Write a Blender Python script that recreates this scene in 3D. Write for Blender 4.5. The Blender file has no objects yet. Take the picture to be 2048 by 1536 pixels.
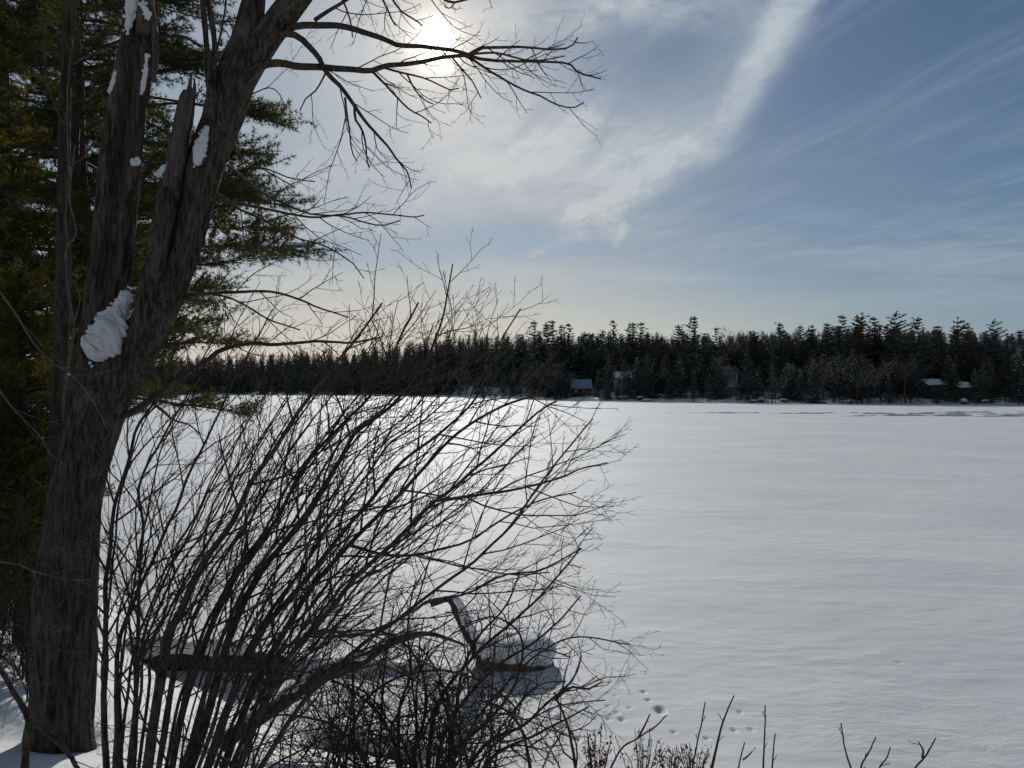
import bpy, math, random
import numpy as np
from mathutils import Vector

S = bpy.context.scene
COL = S.collection
F, CX, HY, CAMZ = 1547.0, 1024.0, 775.0, 4.0      # focal length and horizon in photo pixels, eye height
rng = np.random.default_rng(7)
R_ = random.Random(11)

def P(px, py, D):
    return np.array([(px - CX) / F * D, D, CAMZ - (py - HY) / F * D])

def unit(v):
    v = np.asarray(v, float)
    return v / (np.linalg.norm(v, axis=-1, keepdims=True) + 1e-9)

# ------------------------------------------------------------------ noise
def _hash(ix, iy, iz, seed):
    h = (ix * 374761393 + iy * 668265263 + iz * 2147483647 + seed * 974634777) & 0xFFFFFFFF
    h = ((h ^ (h >> 13)) * 1274126177) & 0xFFFFFFFF
    h = h ^ (h >> 16)
    return (h & 0xFFFF) / 65535.0

def noise3(x, y, z, seed=0):
    x, y, z = np.broadcast_arrays(np.asarray(x, float), np.asarray(y, float), np.asarray(z, float))
    ix, iy, iz = np.floor(x).astype(np.int64), np.floor(y).astype(np.int64), np.floor(z).astype(np.int64)
    fx, fy, fz = x - ix, y - iy, z - iz
    fx, fy, fz = [f * f * (3 - 2 * f) for f in (fx, fy, fz)]
    r = 0
    for dx in (0, 1):
        for dy in (0, 1):
            for dz in (0, 1):
                w = (fx if dx else 1 - fx) * (fy if dy else 1 - fy) * (fz if dz else 1 - fz)
                r = r + w * _hash(ix + dx, iy + dy, iz + dz, seed)
    return r * 2 - 1

def fbm(x, y, z=0.0, seed=0, octs=4):
    a, r, t = 1.0, 0, 0
    for k in range(octs):
        r = r + a * noise3(np.asarray(x) * 2 ** k, np.asarray(y) * 2 ** k, np.asarray(z) * 2 ** k, seed + k * 17)
        t += a; a *= .5
    return r / t

def sstep(a, b, x):
    t = np.clip((np.asarray(x, float) - a) / (b - a), 0, 1)
    return t * t * (3 - 2 * t)

# ------------------------------------------------------------------ mesh building
class MB:
    def __init__(self):
        self.v, self.f3, self.f4, self.n = [], [], [], 0
    def add(self, v, f3=None, f4=None):
        v = np.asarray(v, float).reshape(-1, 3)
        if f3 is not None and len(f3): self.f3.append(np.asarray(f3, np.int64) + self.n)
        if f4 is not None and len(f4): self.f4.append(np.asarray(f4, np.int64) + self.n)
        self.v.append(v); self.n += len(v)
        return self
    def box(self, lo, hi, rot=0.0, about=(0, 0)):
        x0, y0, z0 = lo; x1, y1, z1 = hi
        v = np.array([(x0,y0,z0),(x1,y0,z0),(x1,y1,z0),(x0,y1,z0),(x0,y0,z1),(x1,y0,z1),(x1,y1,z1),(x0,y1,z1)], float)
        return self.add(v, f4=[(0,3,2,1),(4,5,6,7),(0,1,5,4),(1,2,6,5),(2,3,7,6),(3,0,4,7)])
    def tube(self, pts, rad, k=5, ref=(0.13, 0.97, 0.21), radfun=None, cap=True):
        pts = np.asarray(pts, float); n = len(pts)
        rad = np.broadcast_to(np.asarray(rad, float), (n,))
        t = np.empty_like(pts)
        t[1:-1] = pts[2:] - pts[:-2]; t[0] = pts[1] - pts[0]; t[-1] = pts[-1] - pts[-2]
        t = unit(t)
        u = np.cross(np.asarray(ref, float), t)
        bad = np.linalg.norm(u, axis=1) < .05
        if bad.any(): u[bad] = np.cross((1.0, 0.1, 0), t[bad])
        u = unit(u); w = np.cross(t, u)
        th = np.arange(k) * 2 * math.pi / k
        rr = rad[:, None] * np.ones((n, k))
        if radfun is not None: rr = radfun(rr, th[None, :] * np.ones((n, 1)), pts[:, None, :] * np.ones((1, k, 1)), np.linspace(0, 1, n)[:, None] * np.ones((1, k)))
        v = pts[:, None, :] + rr[..., None] * (np.cos(th)[None, :, None] * u[:, None, :] + np.sin(th)[None, :, None] * w[:, None, :])
        i = np.arange(n - 1)[:, None] * k; j = np.arange(k)[None, :]; j2 = (j + 1) % k
        q = np.stack([i + j, i + j2, i + k + j2, i + k + j], -1).reshape(-1, 4)
        f3 = []
        vv = v.reshape(-1, 3)
        if cap:
            vv = np.vstack([vv, pts[:1], pts[-1:]])
            a, b = n * k, n * k + 1
            for c in range(k):
                f3.append((a, (c + 1) % k, c)); f3.append((b, (n - 1) * k + c, (n - 1) * k + (c + 1) % k))
        return self.add(vv, f3=f3, f4=q)
    def tris(self, c, d, ln, wd, r, nrm=None):
        """blades: base centre c, direction d (unit), length, width"""
        c = np.asarray(c, float); d = unit(d); m = len(c)
        if m == 0: return self
        rv = r.normal(size=(m, 3)) if nrm is None else nrm
        s = unit(np.cross(d, rv))
        ln = np.broadcast_to(ln, (m,))[:, None]; wd = np.broadcast_to(wd, (m,))[:, None]
        v = np.stack([c - s * wd * .5, c + s * wd * .5, c + d * ln], 1).reshape(-1, 3)
        return self.add(v, f3=np.arange(3 * m).reshape(-1, 3))
    def blades(self, c, d, ln, wd, r, nrm=None):
        """kite shaped leaves, widest a third of the way up"""
        c = np.asarray(c, float); d = unit(d); m = len(c)
        if m == 0: return self
        rv = r.normal(size=(m, 3)) if nrm is None else nrm
        s = unit(np.cross(d, rv))
        ln = np.broadcast_to(ln, (m,))[:, None]; wd = np.broadcast_to(wd, (m,))[:, None]
        md = c + d * ln * .4
        v = np.stack([c, md + s * wd * .5, c + d * ln, md - s * wd * .5], 1).reshape(-1, 3)
        return self.add(v, f4=np.arange(4 * m).reshape(-1, 4))
    def arrays(self):
        v = np.vstack(self.v)
        f3 = np.vstack(self.f3) if self.f3 else np.zeros((0, 3), np.int64)
        f4 = np.vstack(self.f4) if self.f4 else np.zeros((0, 4), np.int64)
        return v, f3, f4
    def mesh(self, name, mat, origin=(0, 0, 0), smooth=True):
        v, f3, f4 = self.arrays()
        v = v - np.asarray(origin, float)
        me = bpy.data.meshes.new(name)
        me.vertices.add(len(v)); me.vertices.foreach_set('co', v.astype(np.float32).ravel())
        nl = 3 * len(f3) + 4 * len(f4)
        me.loops.add(nl)
        me.loops.foreach_set('vertex_index', np.concatenate([f3.ravel(), f4.ravel()]).astype(np.int32))
        me.polygons.add(len(f3) + len(f4))
        st = np.concatenate([np.arange(len(f3)) * 3, 3 * len(f3) + np.arange(len(f4)) * 4]).astype(np.int32)
        me.polygons.foreach_set('loop_start', st)
        me.polygons.foreach_set('use_smooth', np.full(len(st), smooth, bool))
        me.update(calc_edges=True)
        me.validate()
        if mat is not None: me.materials.append(mat)
        return me

def link(name, me, parent=None):
    o = bpy.data.objects.new(name, me); COL.objects.link(o)
    if parent is not None: o.parent = parent
    return o

def tag(o, label=None, cat=None, group=None, kind=None):
    if label: o['label'] = label
    if cat: o['category'] = cat
    if group: o['group'] = group
    if kind: o['kind'] = kind
    return o

def thing(name, label, cat, loc=(0, 0, 0), group=None):
    o = bpy.data.objects.new(name, None); COL.objects.link(o)
    o.location = Vector([float(a) for a in loc]); o.empty_display_size = .2
    return tag(o, label, cat, group)

def part(root, name, mb, mat, smooth=True, label=None):
    o = link(name, mb.mesh(name, mat, origin=tuple(root.location) if root.parent is None else tuple(root.parent.location), smooth=smooth), root)
    if label: o['label'] = label
    return o

def dup(root, loc, rz=0.0, sc=1.0, label=None):
    r = root.copy(); COL.objects.link(r)
    r.location = Vector([float(a) for a in loc]); r.rotation_euler = (0, 0, rz)
    r.scale = (sc, sc, sc) if not isinstance(sc, tuple) else sc
    if label: r['label'] = label
    for ch in list(root.children):
        c = ch.copy(); COL.objects.link(c); c.parent = r
        for g in list(ch.children):
            d = g.copy(); COL.objects.link(d); d.parent = c
    return r

def spline(pts, n):
    """Catmull-Rom through rows of pts"""
    pts = np.asarray(pts, float)
    p = np.vstack([2 * pts[0] - pts[1], pts, 2 * pts[-1] - pts[-2]])
    m = len(pts) - 1
    seg = np.linalg.norm(np.diff(pts[:, :3], axis=0), axis=1); cum = np.concatenate([[0], np.cumsum(seg)])
    s = np.linspace(0, cum[-1], n)
    i = np.clip(np.searchsorted(cum, s, 'right') - 1, 0, m - 1)
    t = ((s - cum[i]) / np.maximum(seg[i], 1e-9))[:, None]
    p0, p1, p2, p3 = p[i], p[i + 1], p[i + 2], p[i + 3]
    return .5 * (2 * p1 + (p2 - p0) * t + (2 * p0 - 5 * p1 + 4 * p2 - p3) * t ** 2 + (3 * p1 - p0 - 3 * p2 + p3) * t ** 3)

# ------------------------------------------------------------------ node helpers
class E:
    """a socket of a node tree with arithmetic"""
    nt = None
    def __init__(self, s): self.s = s
    @staticmethod
    def m(op, *a, clamp=False):
        n = E.nt.nodes.new('ShaderNodeMath'); n.operation = op; n.use_clamp = clamp
        for i, x in enumerate(a):
            if isinstance(x, E): E.nt.links.new(x.s, n.inputs[i])
            else: n.inputs[i].default_value = float(x)
        return E(n.outputs[0])
    def __add__(a, b): return E.m('ADD', a, b)
    __radd__ = __add__
    def __mul__(a, b): return E.m('MULTIPLY', a, b)
    __rmul__ = __mul__
    def __sub__(a, b): return E.m('SUBTRACT', a, b)
    def __rsub__(a, b): return E.m('SUBTRACT', b, a)
    def __truediv__(a, b): return E.m('DIVIDE', a, b)
    def __rtruediv__(a, b): return E.m('DIVIDE', b, a)
    def __pow__(a, b): return E.m('POWER', a, b)
def eexp(a): return E.m('EXPONENT', a)
def eclamp(a): return E.m('ADD', a, 0.0, clamp=True)
def esm(a, lo, hi):
    n = E.nt.nodes.new('ShaderNodeMapRange'); n.interpolation_type = 'SMOOTHSTEP'; n.clamp = True
    E.nt.links.new(a.s, n.inputs[0]); n.inputs[1].default_value = lo; n.inputs[2].default_value = hi
    return E(n.outputs[0])
def enoise(vec, scale, detail=4, rough=.55, dist=0.0):
    n = E.nt.nodes.new('ShaderNodeTexNoise'); n.inputs['Scale'].default_value = scale
    n.inputs['Detail'].default_value = detail; n.inputs['Roughness'].default_value = rough; n.inputs['Distortion'].default_value = dist
    E.nt.links.new(vec.s, n.inputs['Vector'])
    return E(n.outputs['Fac'])
def evec(x, y, z):
    n = E.nt.nodes.new('ShaderNodeCombineXYZ')
    for i, a in enumerate((x, y, z)):
        if isinstance(a, E): E.nt.links.new(a.s, n.inputs[i])
        else: n.inputs[i].default_value = a
    return E(n.outputs[0])
def esep(v):
    n = E.nt.nodes.new('ShaderNodeSeparateXYZ'); E.nt.links.new(v.s, n.inputs[0])
    return [E(o) for o in n.outputs]
def emix(f, a, b):
    n = E.nt.nodes.new('ShaderNodeMix'); n.data_type = 'RGBA'
    for s, x in ((n.inputs[0], f), (n.inputs[6], a), (n.inputs[7], b)):
        if isinstance(x, E): E.nt.links.new(x.s, s)
        elif isinstance(x, (int, float)): s.default_value = x
        else: s.default_value = (*x, 1)
    return E(n.outputs[2])
def emulc(c, f):       # colour times scalar / colour
    n = E.nt.nodes.new('ShaderNodeVectorMath'); n.operation = 'MULTIPLY'
    E.nt.links.new(c.s, n.inputs[0])
    if isinstance(f, E):
        E.nt.links.new(f.s, n.inputs[1])
    else: n.inputs[1].default_value = f if isinstance(f, tuple) else (f, f, f)
    return E(n.outputs[0])
def eaddc(a, b):
    n = E.nt.nodes.new('ShaderNodeVectorMath'); n.operation = 'ADD'
    E.nt.links.new(a.s, n.inputs[0]); E.nt.links.new(b.s, n.inputs[1])
    return E(n.outputs[0])

def new_mat(name):
    m = bpy.data.materials.new(name); m.use_nodes = True
    nt = m.node_tree; E.nt = nt
    b = nt.nodes['Principled BSDF']
    tc = nt.nodes.new('ShaderNodeTexCoord'); geo = nt.nodes.new('ShaderNodeNewGeometry')
    return m, nt, b, E(tc.outputs['Object']), E(geo.outputs['Position'])
def setin(nt, b, key, x):
    if isinstance(x, E): nt.links.new(x.s, b.inputs[key])
    else: b.inputs[key].default_value = x
def bump(nt, b, h, strength, dist):
    n = nt.nodes.new('ShaderNodeBump'); n.inputs['Strength'].default_value = strength; n.inputs['Distance'].default_value = dist
    nt.links.new(h.s, n.inputs['Height']); nt.links.new(n.outputs[0], b.inputs['Normal'])

def mat_bark(name, c1, c2, c3=None, zs=.12, scale=26.0, bd=.012):
    m, nt, b, oc, pos = new_mat(name)
    x, y, z = esep(pos)
    v = evec(x, y, z * zs)
    n1 = enoise(v, scale, 6, .65, .6)
    n2 = enoise(pos, 5.0, 4, .6)
    n3 = enoise(pos, 60.0, 3, .6)
    col = emix(esm(n1, .35, .65), c1, c2)
    if c3: col = emix(esm(n2 * .7 + n3 * .3, .52, .66) * .7, col, c3)
    setin(nt, b, 'Base Color', col); b.inputs['Roughness'].default_value = .9
    b.inputs['Specular IOR Level'].default_value = .2
    bump(nt, b, n1 * .8 + n3 * .2, .9, bd)
    return m
def mat_flat(name, c1, c2, scale=8.0, rough=.85, transl=0.0, spec=.25):
    m, nt, b, oc, pos = new_mat(name)
    col = emix(esm(enoise(pos, scale, 3, .6), .3, .7), c1, c2)
    setin(nt, b, 'Base Color', col); b.inputs['Roughness'].default_value = rough
    b.inputs['Specular IOR Level'].default_value = spec
    if transl:
        t = nt.nodes.new('ShaderNodeBsdfTranslucent'); nt.links.new(col.s, t.inputs[0])
        mx = nt.nodes.new('ShaderNodeMixShader'); mx.inputs[0].default_value = transl
        nt.links.new(b.outputs[0], mx.inputs[1]); nt.links.new(t.outputs[0], mx.inputs[2])
        nt.links.new(mx.outputs[0], nt.nodes['Material Output'].inputs[0])
    return m

M = {}
M['bark'] = mat_bark('maple_bark', (.020, .016, .012), (.120, .096, .075), (.15, .15, .12), .10, 46, .03)
M['bark_dark'] = mat_bark('pine_bark', (.022, .018, .014), (.075, .060, .046), (.085, .09, .07))
M['stub_wood'] = mat_bark('weathered_wood', (.05, .04, .035), (.13, .105, .092), None, zs=.05, scale=40)
M['twig'] = mat_bark('twig_bark', (.028, .021, .017), (.105, .082, .064), None, zs=.6, scale=40, bd=.002)
M['twig_pale'] = mat_bark('pale_twig_bark', (.085, .072, .06), (.18, .155, .13), None, zs=.6, scale=40, bd=.002)
M['needle'] = mat_flat('pine_needle', (.040, .052, .014), (.125, .120, .030), 1.0, .6, .42)
M['cedar'] = mat_flat('cedar_leaf', (.085, .088, .012), (.21, .18, .028), .9, .7, .5)
M['brown_leaf'] = mat_flat('dead_leaf', (.10, .032, .014), (.21, .085, .035), 30, .8, .25)
M['brown_brush'] = mat_flat('brown_brush_leaf', (.06, .032, .02), (.12, .065, .038), 3, .8, .2)
M['far_needle'] = mat_flat('far_needle', (.038, .054, .050), (.080, .098, .078), .12, .8, .12)  # paler and bluer tone carries the distance haze in the needle colour
M['far_olive'] = mat_flat('far_olive_needle', (.030, .032, .014), (.072, .068, .028), .12, .8, .15)
M['far_bark'] = mat_flat('far_bark', (.05, .042, .038), (.10, .086, .075), .8, .9)
M['far_twig'] = mat_flat('far_twig', (.055, .044, .038), (.095, .078, .066), .5, .9)
M['far_pale'] = mat_flat('pale_dead_wood', (.20, .185, .17), (.30, .28, .26), .5, .9)
M['wall_brown'] = mat_flat('brown_siding', (.075, .036, .024), (.11, .052, .036), 2, .8)
M['wall_grey'] = mat_flat('grey_siding', (.20, .21, .23), (.28, .29, .31), 2, .8)
M['wall_dark'] = mat_flat('dark_siding', (.035, .03, .028), (.06, .05, .045), 2, .8)
M['roof_shade_blue'] = mat_flat('shade_blue_roof', (.22, .30, .42), (.30, .39, .52), 1.5, .7)  # blue cast of snow in shade, put into the roof colour
M['glass'] = mat_flat('window_glass', (.02, .025, .03), (.03, .035, .04), 2, .1, 0, .6)
M['rock'] = mat_bark('rock', (.04, .032, .028), (.13, .10, .085), (.11, .06, .045), zs=1.0, scale=9, bd=.03)

def mat_snow(name, fine=True):
    m, nt, b, oc, pos = new_mat(name)
    x, y, z = esep(pos)
    wv = evec(x * .55 + y * .12, y * 1.0, z)
    big = enoise(wv, .16, 5, .6, .8)
    setin(nt, b, 'Base Color', emix(esm(big, .3, .7), (.70, .715, .725), (.815, .815, .81)))
    setin(nt, b, 'Roughness', .66 + .1 * enoise(wv, .3, 3, .6))
    b.inputs['Specular IOR Level'].default_value = .40
    h = enoise(wv, 2.2, 4, .6, .4) * .5 + enoise(wv, 9.0, 4, .65, .3) * .22 + enoise(pos, 42.0, 3, .7) * .10
    patch = esm(enoise(wv, .35, 3, .6, .6), .35, .68)
    bump(nt, b, h * (.25 + .85 * patch) + enoise(wv, .7, 3, .6) * .5 + enoise(pos, 70.0, 2, .7) * .07, .6, .09)
    return m
M['snow'] = mat_snow('snow')
M['snow_far'] = mat_flat('far_snow', (.70, .73, .77), (.80, .81, .82), .4, .7)
M['snow_bits'] = mat_flat('clinging_snow', (.72, .74, .77), (.80, .81, .82), 14, .7, .1)

# ------------------------------------------------------------------ camera, sun, sky
cam = bpy.data.cameras.new('camera'); co = bpy.data.objects.new('camera', cam); COL.objects.link(co)
cam.sensor_width = 36; cam.lens = 36 * F / 2048; cam.clip_end = 6000; cam.clip_start = .05
cam.shift_y = (HY - 768) / 2048
co.location = (0, 0, CAMZ); co.rotation_euler = (math.radians(90), 0, 0)
S.camera = co

AZ, EL = math.atan2(872 - CX, F), 0.0
sv = unit(np.array([(872 - CX) / F, 1, (HY - 92) / F]))
EL = math.asin(sv[2])
sun = bpy.data.lights.new('sun', 'SUN'); so = bpy.data.objects.new('sun', sun); COL.objects.link(so)
sun.energy = 2.55; sun.angle = math.radians(1.2); sun.color = (1, .965, .91)
so.rotation_euler = Vector(sv).to_track_quat('Z', 'Y').to_euler()
so.location = (-20, 60, 60)

W = bpy.data.worlds.new('World'); S.world = W; W.use_nodes = True
nt = W.node_tree; E.nt = nt
bg = nt.nodes['Background']
sky = nt.nodes.new('ShaderNodeTexSky'); sky.sky_type = 'NISHITA'; sky.sun_disc = False
sky.sun_elevation = EL; sky.sun_rotation = AZ; sky.air_density = 1.0; sky.dust_density = .15; sky.ozone_density = 1.5
tc = nt.nodes.new('ShaderNodeTexCoord')
d = E(tc.outputs['Generated'])
dx, dy, dz = esep(d)
yy = E.m('MAXIMUM', E.m('ABSOLUTE', dy), .08)
u, v = dx / yy, dz / yy                      # direction as slopes: to the right, upwards
front = esm(dy, .05, .35)
def gp(px, py): return (px - CX) / F, (HY - py) / F
def blob(px, py, sx, sy, rot=0.0):
    a, b_ = gp(px, py); c, s = math.cos(rot), math.sin(rot)
    U, V = u - a, v - b_
    p = (U * c + V * s) * (F / sx); q = (V * c - U * s) * (F / sy)
    return eexp((p * p + q * q) * -1.0)
def streak(x0, y0, x1, y1, w0, w1, wob=None, fi=.10, fo=.85):
    """distance based band from one direction to another"""
    a, b_ = gp(x0, y0); c, e = gp(x1, y1)
    L = math.hypot(c - a, e - b_); tx, ty = (c - a) / L, (e - b_) / L
    U, V = u - a, v - b_
    along = (U * tx + V * ty) * (1 / L)
    off = V * tx - U * ty
    if wob is not None: off = off + wob
    t = eclamp(along)
    w = (w0 + (w1 - w0) * t) * (1 / F)
    q = off / w
    ends = esm(along, -.12, fi) * (1 - esm(along, fo, 1.15))
    return eexp(E.m('ABSOLUTE', q) ** 2.6 * -1.0) * ends
# wisps: a plane of cirrus high above, seen in perspective
zc = E.m('MAXIMUM', dz, .02) + .05
cp = evec(dx / zc, dy / zc, 0.0)
cxn, cyn = dx / zc, dy / zc
fib = enoise(evec(cxn * 2.4 + cyn * .9, cyn * .55 - cxn * .25, 0.0), 1.7, 7, .62, .9)
fine = enoise(evec(u * 3.0 + v * 2.0, v * 7.0 - u * 2.2, 0.0), 4.2, 8, .68, .7)
hor = enoise(evec(u * .9, v * 7.5, 0.0), 2.6, 6, .58, .5)
soft = enoise(evec(u * 1.1, v * 2.0, .7), 2.2, 5, .55, .4)
wob = (enoise(evec(u, v, 3.0), 7.0, 6, .68) - .5) * .045
cth = E.m('MINIMUM', dx * sv[0] + dy * sv[1] + dz * sv[2], 1.0)
ang = E.m('ARCCOSINE', cth) * (180 / math.pi)
leftblue = blob(700, 505, 330, 30) * 1.0 + blob(1020, 480, 200, 26, -.06) * .7 + blob(1480, 560, 320, 36) * .3 + blob(1540, 430, 220, 26, -.1) * .25
veil = eexp(ang * (-1 / 8.0)) * .74 + .05
veil = veil * (.40 + 1.0 * soft) + esm(u * -1.0, -.04, .34) * (.20 + .22 * fine) * (1 - leftblue * .7)
puff = (blob(1130, 270, 190, 75, .08) + blob(1000, 350, 190, 70) * .85 + blob(1235, 345, 100, 60, .5) * .5) * (.25 + .75 * esm(fine * .65 + fib * .35, .28, .72))
top = (blob(1180, 20, 300, 42, .10) * .85 + blob(1420, 35, 150, 34, -.1) * .35) * esm(fib * .45 + fine * .55, .28, .66)
trail = streak(1625, -60, 1425, 300, 42, 30, wob, .1, .62) * (.12 + 1.15 * fine) + streak(1475, 235, 1130, 445, 44, 20, wob * 2.0, .5, .85) * esm(fine, .18, .75) * .95 \
      + streak(1560, 20, 1290, 330, 90, 80, wob) * .26
tail = (streak(1130, 430, 1240, 465, 34, 20, wob * 1.5) * .55 + streak(1250, 445, 1225, 495, 12, 8, wob) * .6 + streak(1170, 470, 1050, 515, 12, 9, wob) * .75) * esm(fine, .3, .62)
lowband = esm(hor, .44, .66) * (eexp((v - .15) * (v - .15) * -110.0)) * (.85 - .3 * esm(u, .1, .6))
cover = eclamp((veil + (puff * .95 + top * .8 + trail * .85 + tail * .8 + lowband * .55 + (esm(fib, .45, .75) * .17)) * (.35 + .65 * front) - leftblue * .45))
warm = eexp(E.m('MAXIMUM', v, 0.0) * -7.2) * eexp((u + .18) * (u + .18) * -3.2)
cloudc = emix(eexp(ang * (-1 / 9.0)), (.44, .515, .575), (.65, .63, .60))
SKYGAIN = 1.0
base = emulc(E(sky.outputs[0]), (.0275, .0350, .0420))
skyc = emix(cover, base, cloudc)
cold = eexp(E.m('MAXIMUM', v, 0.0) * -7.0) * esm(u, .12, .6) * .8
skyc = emix(eclamp(leftblue * (.45 + .8 * hor)), skyc, (.165, .315, .50))
skyc = emix(cold, skyc, (.205, .285, .385))
skyc = emix(eclamp(warm * 1.3), skyc, (.69, .615, .52))
g1 = eexp(ang * ang * (-1 / (1.05 ** 2))) * 4.0
g2 = eexp(ang * (-1 / 2.5)) * .50
g3 = eexp(ang * (-1 / 7.0)) * .10
glow = emulc(evec(1.0, .84, .60), g2)
skyc = eaddc(skyc, eaddc(glow, eaddc(emulc(evec(1.0, .95, .82), g1), emulc(evec(1.0, .90, .80), g3))))
nt.links.new(skyc.s, bg.inputs['Color']); bg.inputs['Strength'].default_value = 1.0
# the far side of the sky, away from the veiled sun, is deeper and dimmer
back = esm(dy, -.55, .25)
zen = 1 - .25 * esm(dz, .45, .9)
bgc = emulc(skyc, (.95 + .05 * back) * zen)
nt.links.new(bgc.s, bg.inputs['Color'])

S.view_settings.view_transform = 'Standard'; S.view_settings.look = 'None'
S.view_settings.exposure = 0.0; S.view_settings.gamma = 1.0
S.cycles.max_bounces = 5; S.cycles.transparent_max_bounces = 4
S.cycles.use_denoising = True

# ------------------------------------------------------------------ land forms
def bank_edge(X):                            # where the near bank meets the ice
    return np.interp(X, [-40, -12, -8, -5.5, -4, -2.5, -1, .5, 3, 40], [26, 19, 15.5, 11.6, 10.0, 8.8, 8.0, 7.5, 7.2, 7.0])
def bank_z(X, Y):
    X = np.asarray(X, float); Y = np.asarray(Y, float)
    dd = (bank_edge(X) - Y) * .86 + .35 * fbm(X * .8, Y * .8, 0, 3, 3)
    land = 2.5 * (1 - np.exp(-np.clip(dd, 0, None) / 3.9)) + .06 * fbm(X * 1.4, Y * 1.4, 0, 5, 4) * sstep(0, 1.5, dd) + .10 * sstep(-.2, .5, dd)
    return np.where(dd > -.2, land - .05, -.05 + dd * .25)

def axis(lo, hi, a, b, fine, grow=1.12):
    xs = list(np.arange(a, b, fine)); s = fine
    x = xs[-1]
    while x < hi: s *= grow; x += s; xs.append(min(x, hi))
    s = fine; x = xs[0]; left = []
    while x > lo: s *= grow; x -= s; left.append(max(x, lo))
    return np.array(left[::-1] + xs)
def sheet(xs, ys, zfun):
    X, Y = np.meshgrid(xs, ys, indexing='ij')
    Z = zfun(X, Y)
    n, m = X.shape
    i = np.arange(n - 1)[:, None] * m + np.arange(m - 1)[None, :]
    q = np.stack([i, i + m, i + m + 1, i + 1], -1).reshape(-1, 4)
    return MB().add(np.stack([X, Y, Z], -1).reshape(-1, 3), f4=q)

mb = sheet(axis(-60, 60, -9, 5, .07), axis(-25, 30, 2, 13, .07), bank_z)
tag(link('snowy_bank', mb.mesh('snowy_bank', M['snow'])), 'snow covered lake bank under the shrubs and maple', 'ground', kind='structure')

prints = [(1320,1420,.085),(1287,1384,.045),(1296,1400,.045),(1233,1424,.045),(1258,1415,.035),(1243,1438,.05),(1216,1437,.04),(1230,1392,.03),
          (1180,1382,.035),(1215,1411,.035),(1468,1459,.045),(1502,1458,.04),(1413,1476,.04),(1347,1464,.04),
          (1480,1424,.04),(1118,1436,.055),(1122,1452,.05),(1100,1422,.05),(1160,1405,.04),(1795,1325,.04),(1152,1478,.06)]
def lake_z(X, Y):
    z = .012 * fbm(X * .5 + Y * .1, Y * .9, 0, 21, 3) * sstep(400, 30, Y)
    z = z + .007 * fbm(X * 2.2, Y * 4.5, 0, 29, 3) * sstep(30, 12, Y)
    for px, py, r in prints:
        r = r * .72
        D = CAMZ * F / (py - HY); x0 = (px - CX) / F * D
        q = ((X - x0) / r) ** 2 + ((Y - D) / (r * 1.7)) ** 2
        z = z - .8 * r * np.exp(-q ** 1.5) + .10 * r * np.exp(-(np.sqrt(q) - 1.5) ** 2 * 5)
    # long low drift from the log to the rock, its near side in shade
    for x0, y0, sx, sy, h in ((-2.7, 11.0, 1.0, .20, .15), (-1.55, 10.95, .6, .18, .09), (-4.6, 11.3, 1.8, .35, .12)):
        z = z + h * np.exp(-((X - x0) / sx) ** 4 - ((Y - y0) / sy) ** 2) * (1 + .3 * fbm(X * 3, Y * 3, 0, 8, 2))
    return z
xs = np.unique(np.concatenate([axis(-900, 900, .3, 5.2, .028, 1.06)]))
ys = np.unique(np.concatenate([axis(6.2, 700, 7.4, 12.0, .028, 1.035)]))
mb = sheet(xs, ys, lake_z)
tag(link('frozen_lake', mb.mesh('frozen_lake', M['snow'])), 'wide frozen lake under wind packed snow', 'lake', kind='structure')

tk = MB(); tr = np.random.default_rng(3)
for x0, x1, y0, ph, hh in ((30, 105, 118, 0, .16), (44, 95, 110, 2, .20), (55, 110, 104, 4, .15), (62, 120, 126, 1, .18), (50, 76, 114, 5, .24), (70, 112, 99, 3, .13), (20, 60, 123, 2.5, .12)):
    xx_ = np.linspace(x0, x1, 150); yt_ = y0 + 2.0 * np.sin(xx_ * .06 + ph) + 1.5 * fbm(xx_ * .15, 0, ph, 2, 3)
    rr_ = hh * np.clip(.55 + 1.5 * fbm(xx_ * .5, 0, ph, 6, 3), .02, 2) * sstep(0, 8, xx_ - x0) * sstep(0, 8, x1 - xx_)
    tk.tube(np.stack([xx_, yt_, -.03 + .2 * rr_], 1), rr_, 8)
tag(link('snow_tracks', tk.mesh('snow_tracks', M['snow'])), 'low trodden snow ridges far out on the ice', 'snow', kind='structure')

SH = ([-400, 700, 900, 1000, 1200, 1500, 2048, 2600], [788.5, 790.5, 794, 797, 801.5, 806, 811, 814])
def dshore(px): return CAMZ * F / (np.interp(px, *SH) - HY)
SKY = ([-300, 250, 400, 520, 700, 800, 860, 940, 1050, 1200, 1420, 1560, 1640, 1740, 1830, 1950, 2048, 2300],
       [708, 710, 714, 708, 700, 690, 678, 671, 670, 670, 670, 667, 660, 655, 659, 665, 672, 674])
def zlim(px, Y, y=None):
    ys_ = np.interp(px, *SKY) if y is None else y
    return CAMZ + (HY - ys_) / F * Y
def far_z(X, Y):
    px = CX + F * X / Y; D = dshore(px); off = Y - D
    zb = np.maximum(1.5, zlim(px, D + 95) - 14.5)
    z = -.6 + 1.25 * sstep(-1.0, 4, off + 1.2 * fbm(X * .07, Y * .07, 0, 4, 2)) + zb * sstep(6, 95, off) + .35 * fbm(X * .12, Y * .12, 0, 9, 3) * sstep(0, 4, off)
    return z
pxs = np.linspace(-420, 2650, 260); offs = np.concatenate([np.linspace(-6, 30, 30), np.linspace(34, 260, 26)])
PX, OF = np.meshgrid(pxs, offs, indexing='ij')
YY = dshore(PX) + OF; XX = (PX - CX) / F * YY
n_, m_ = PX.shape
i = np.arange(n_ - 1)[:, None] * m_ + np.arange(m_ - 1)[None, :]
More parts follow.
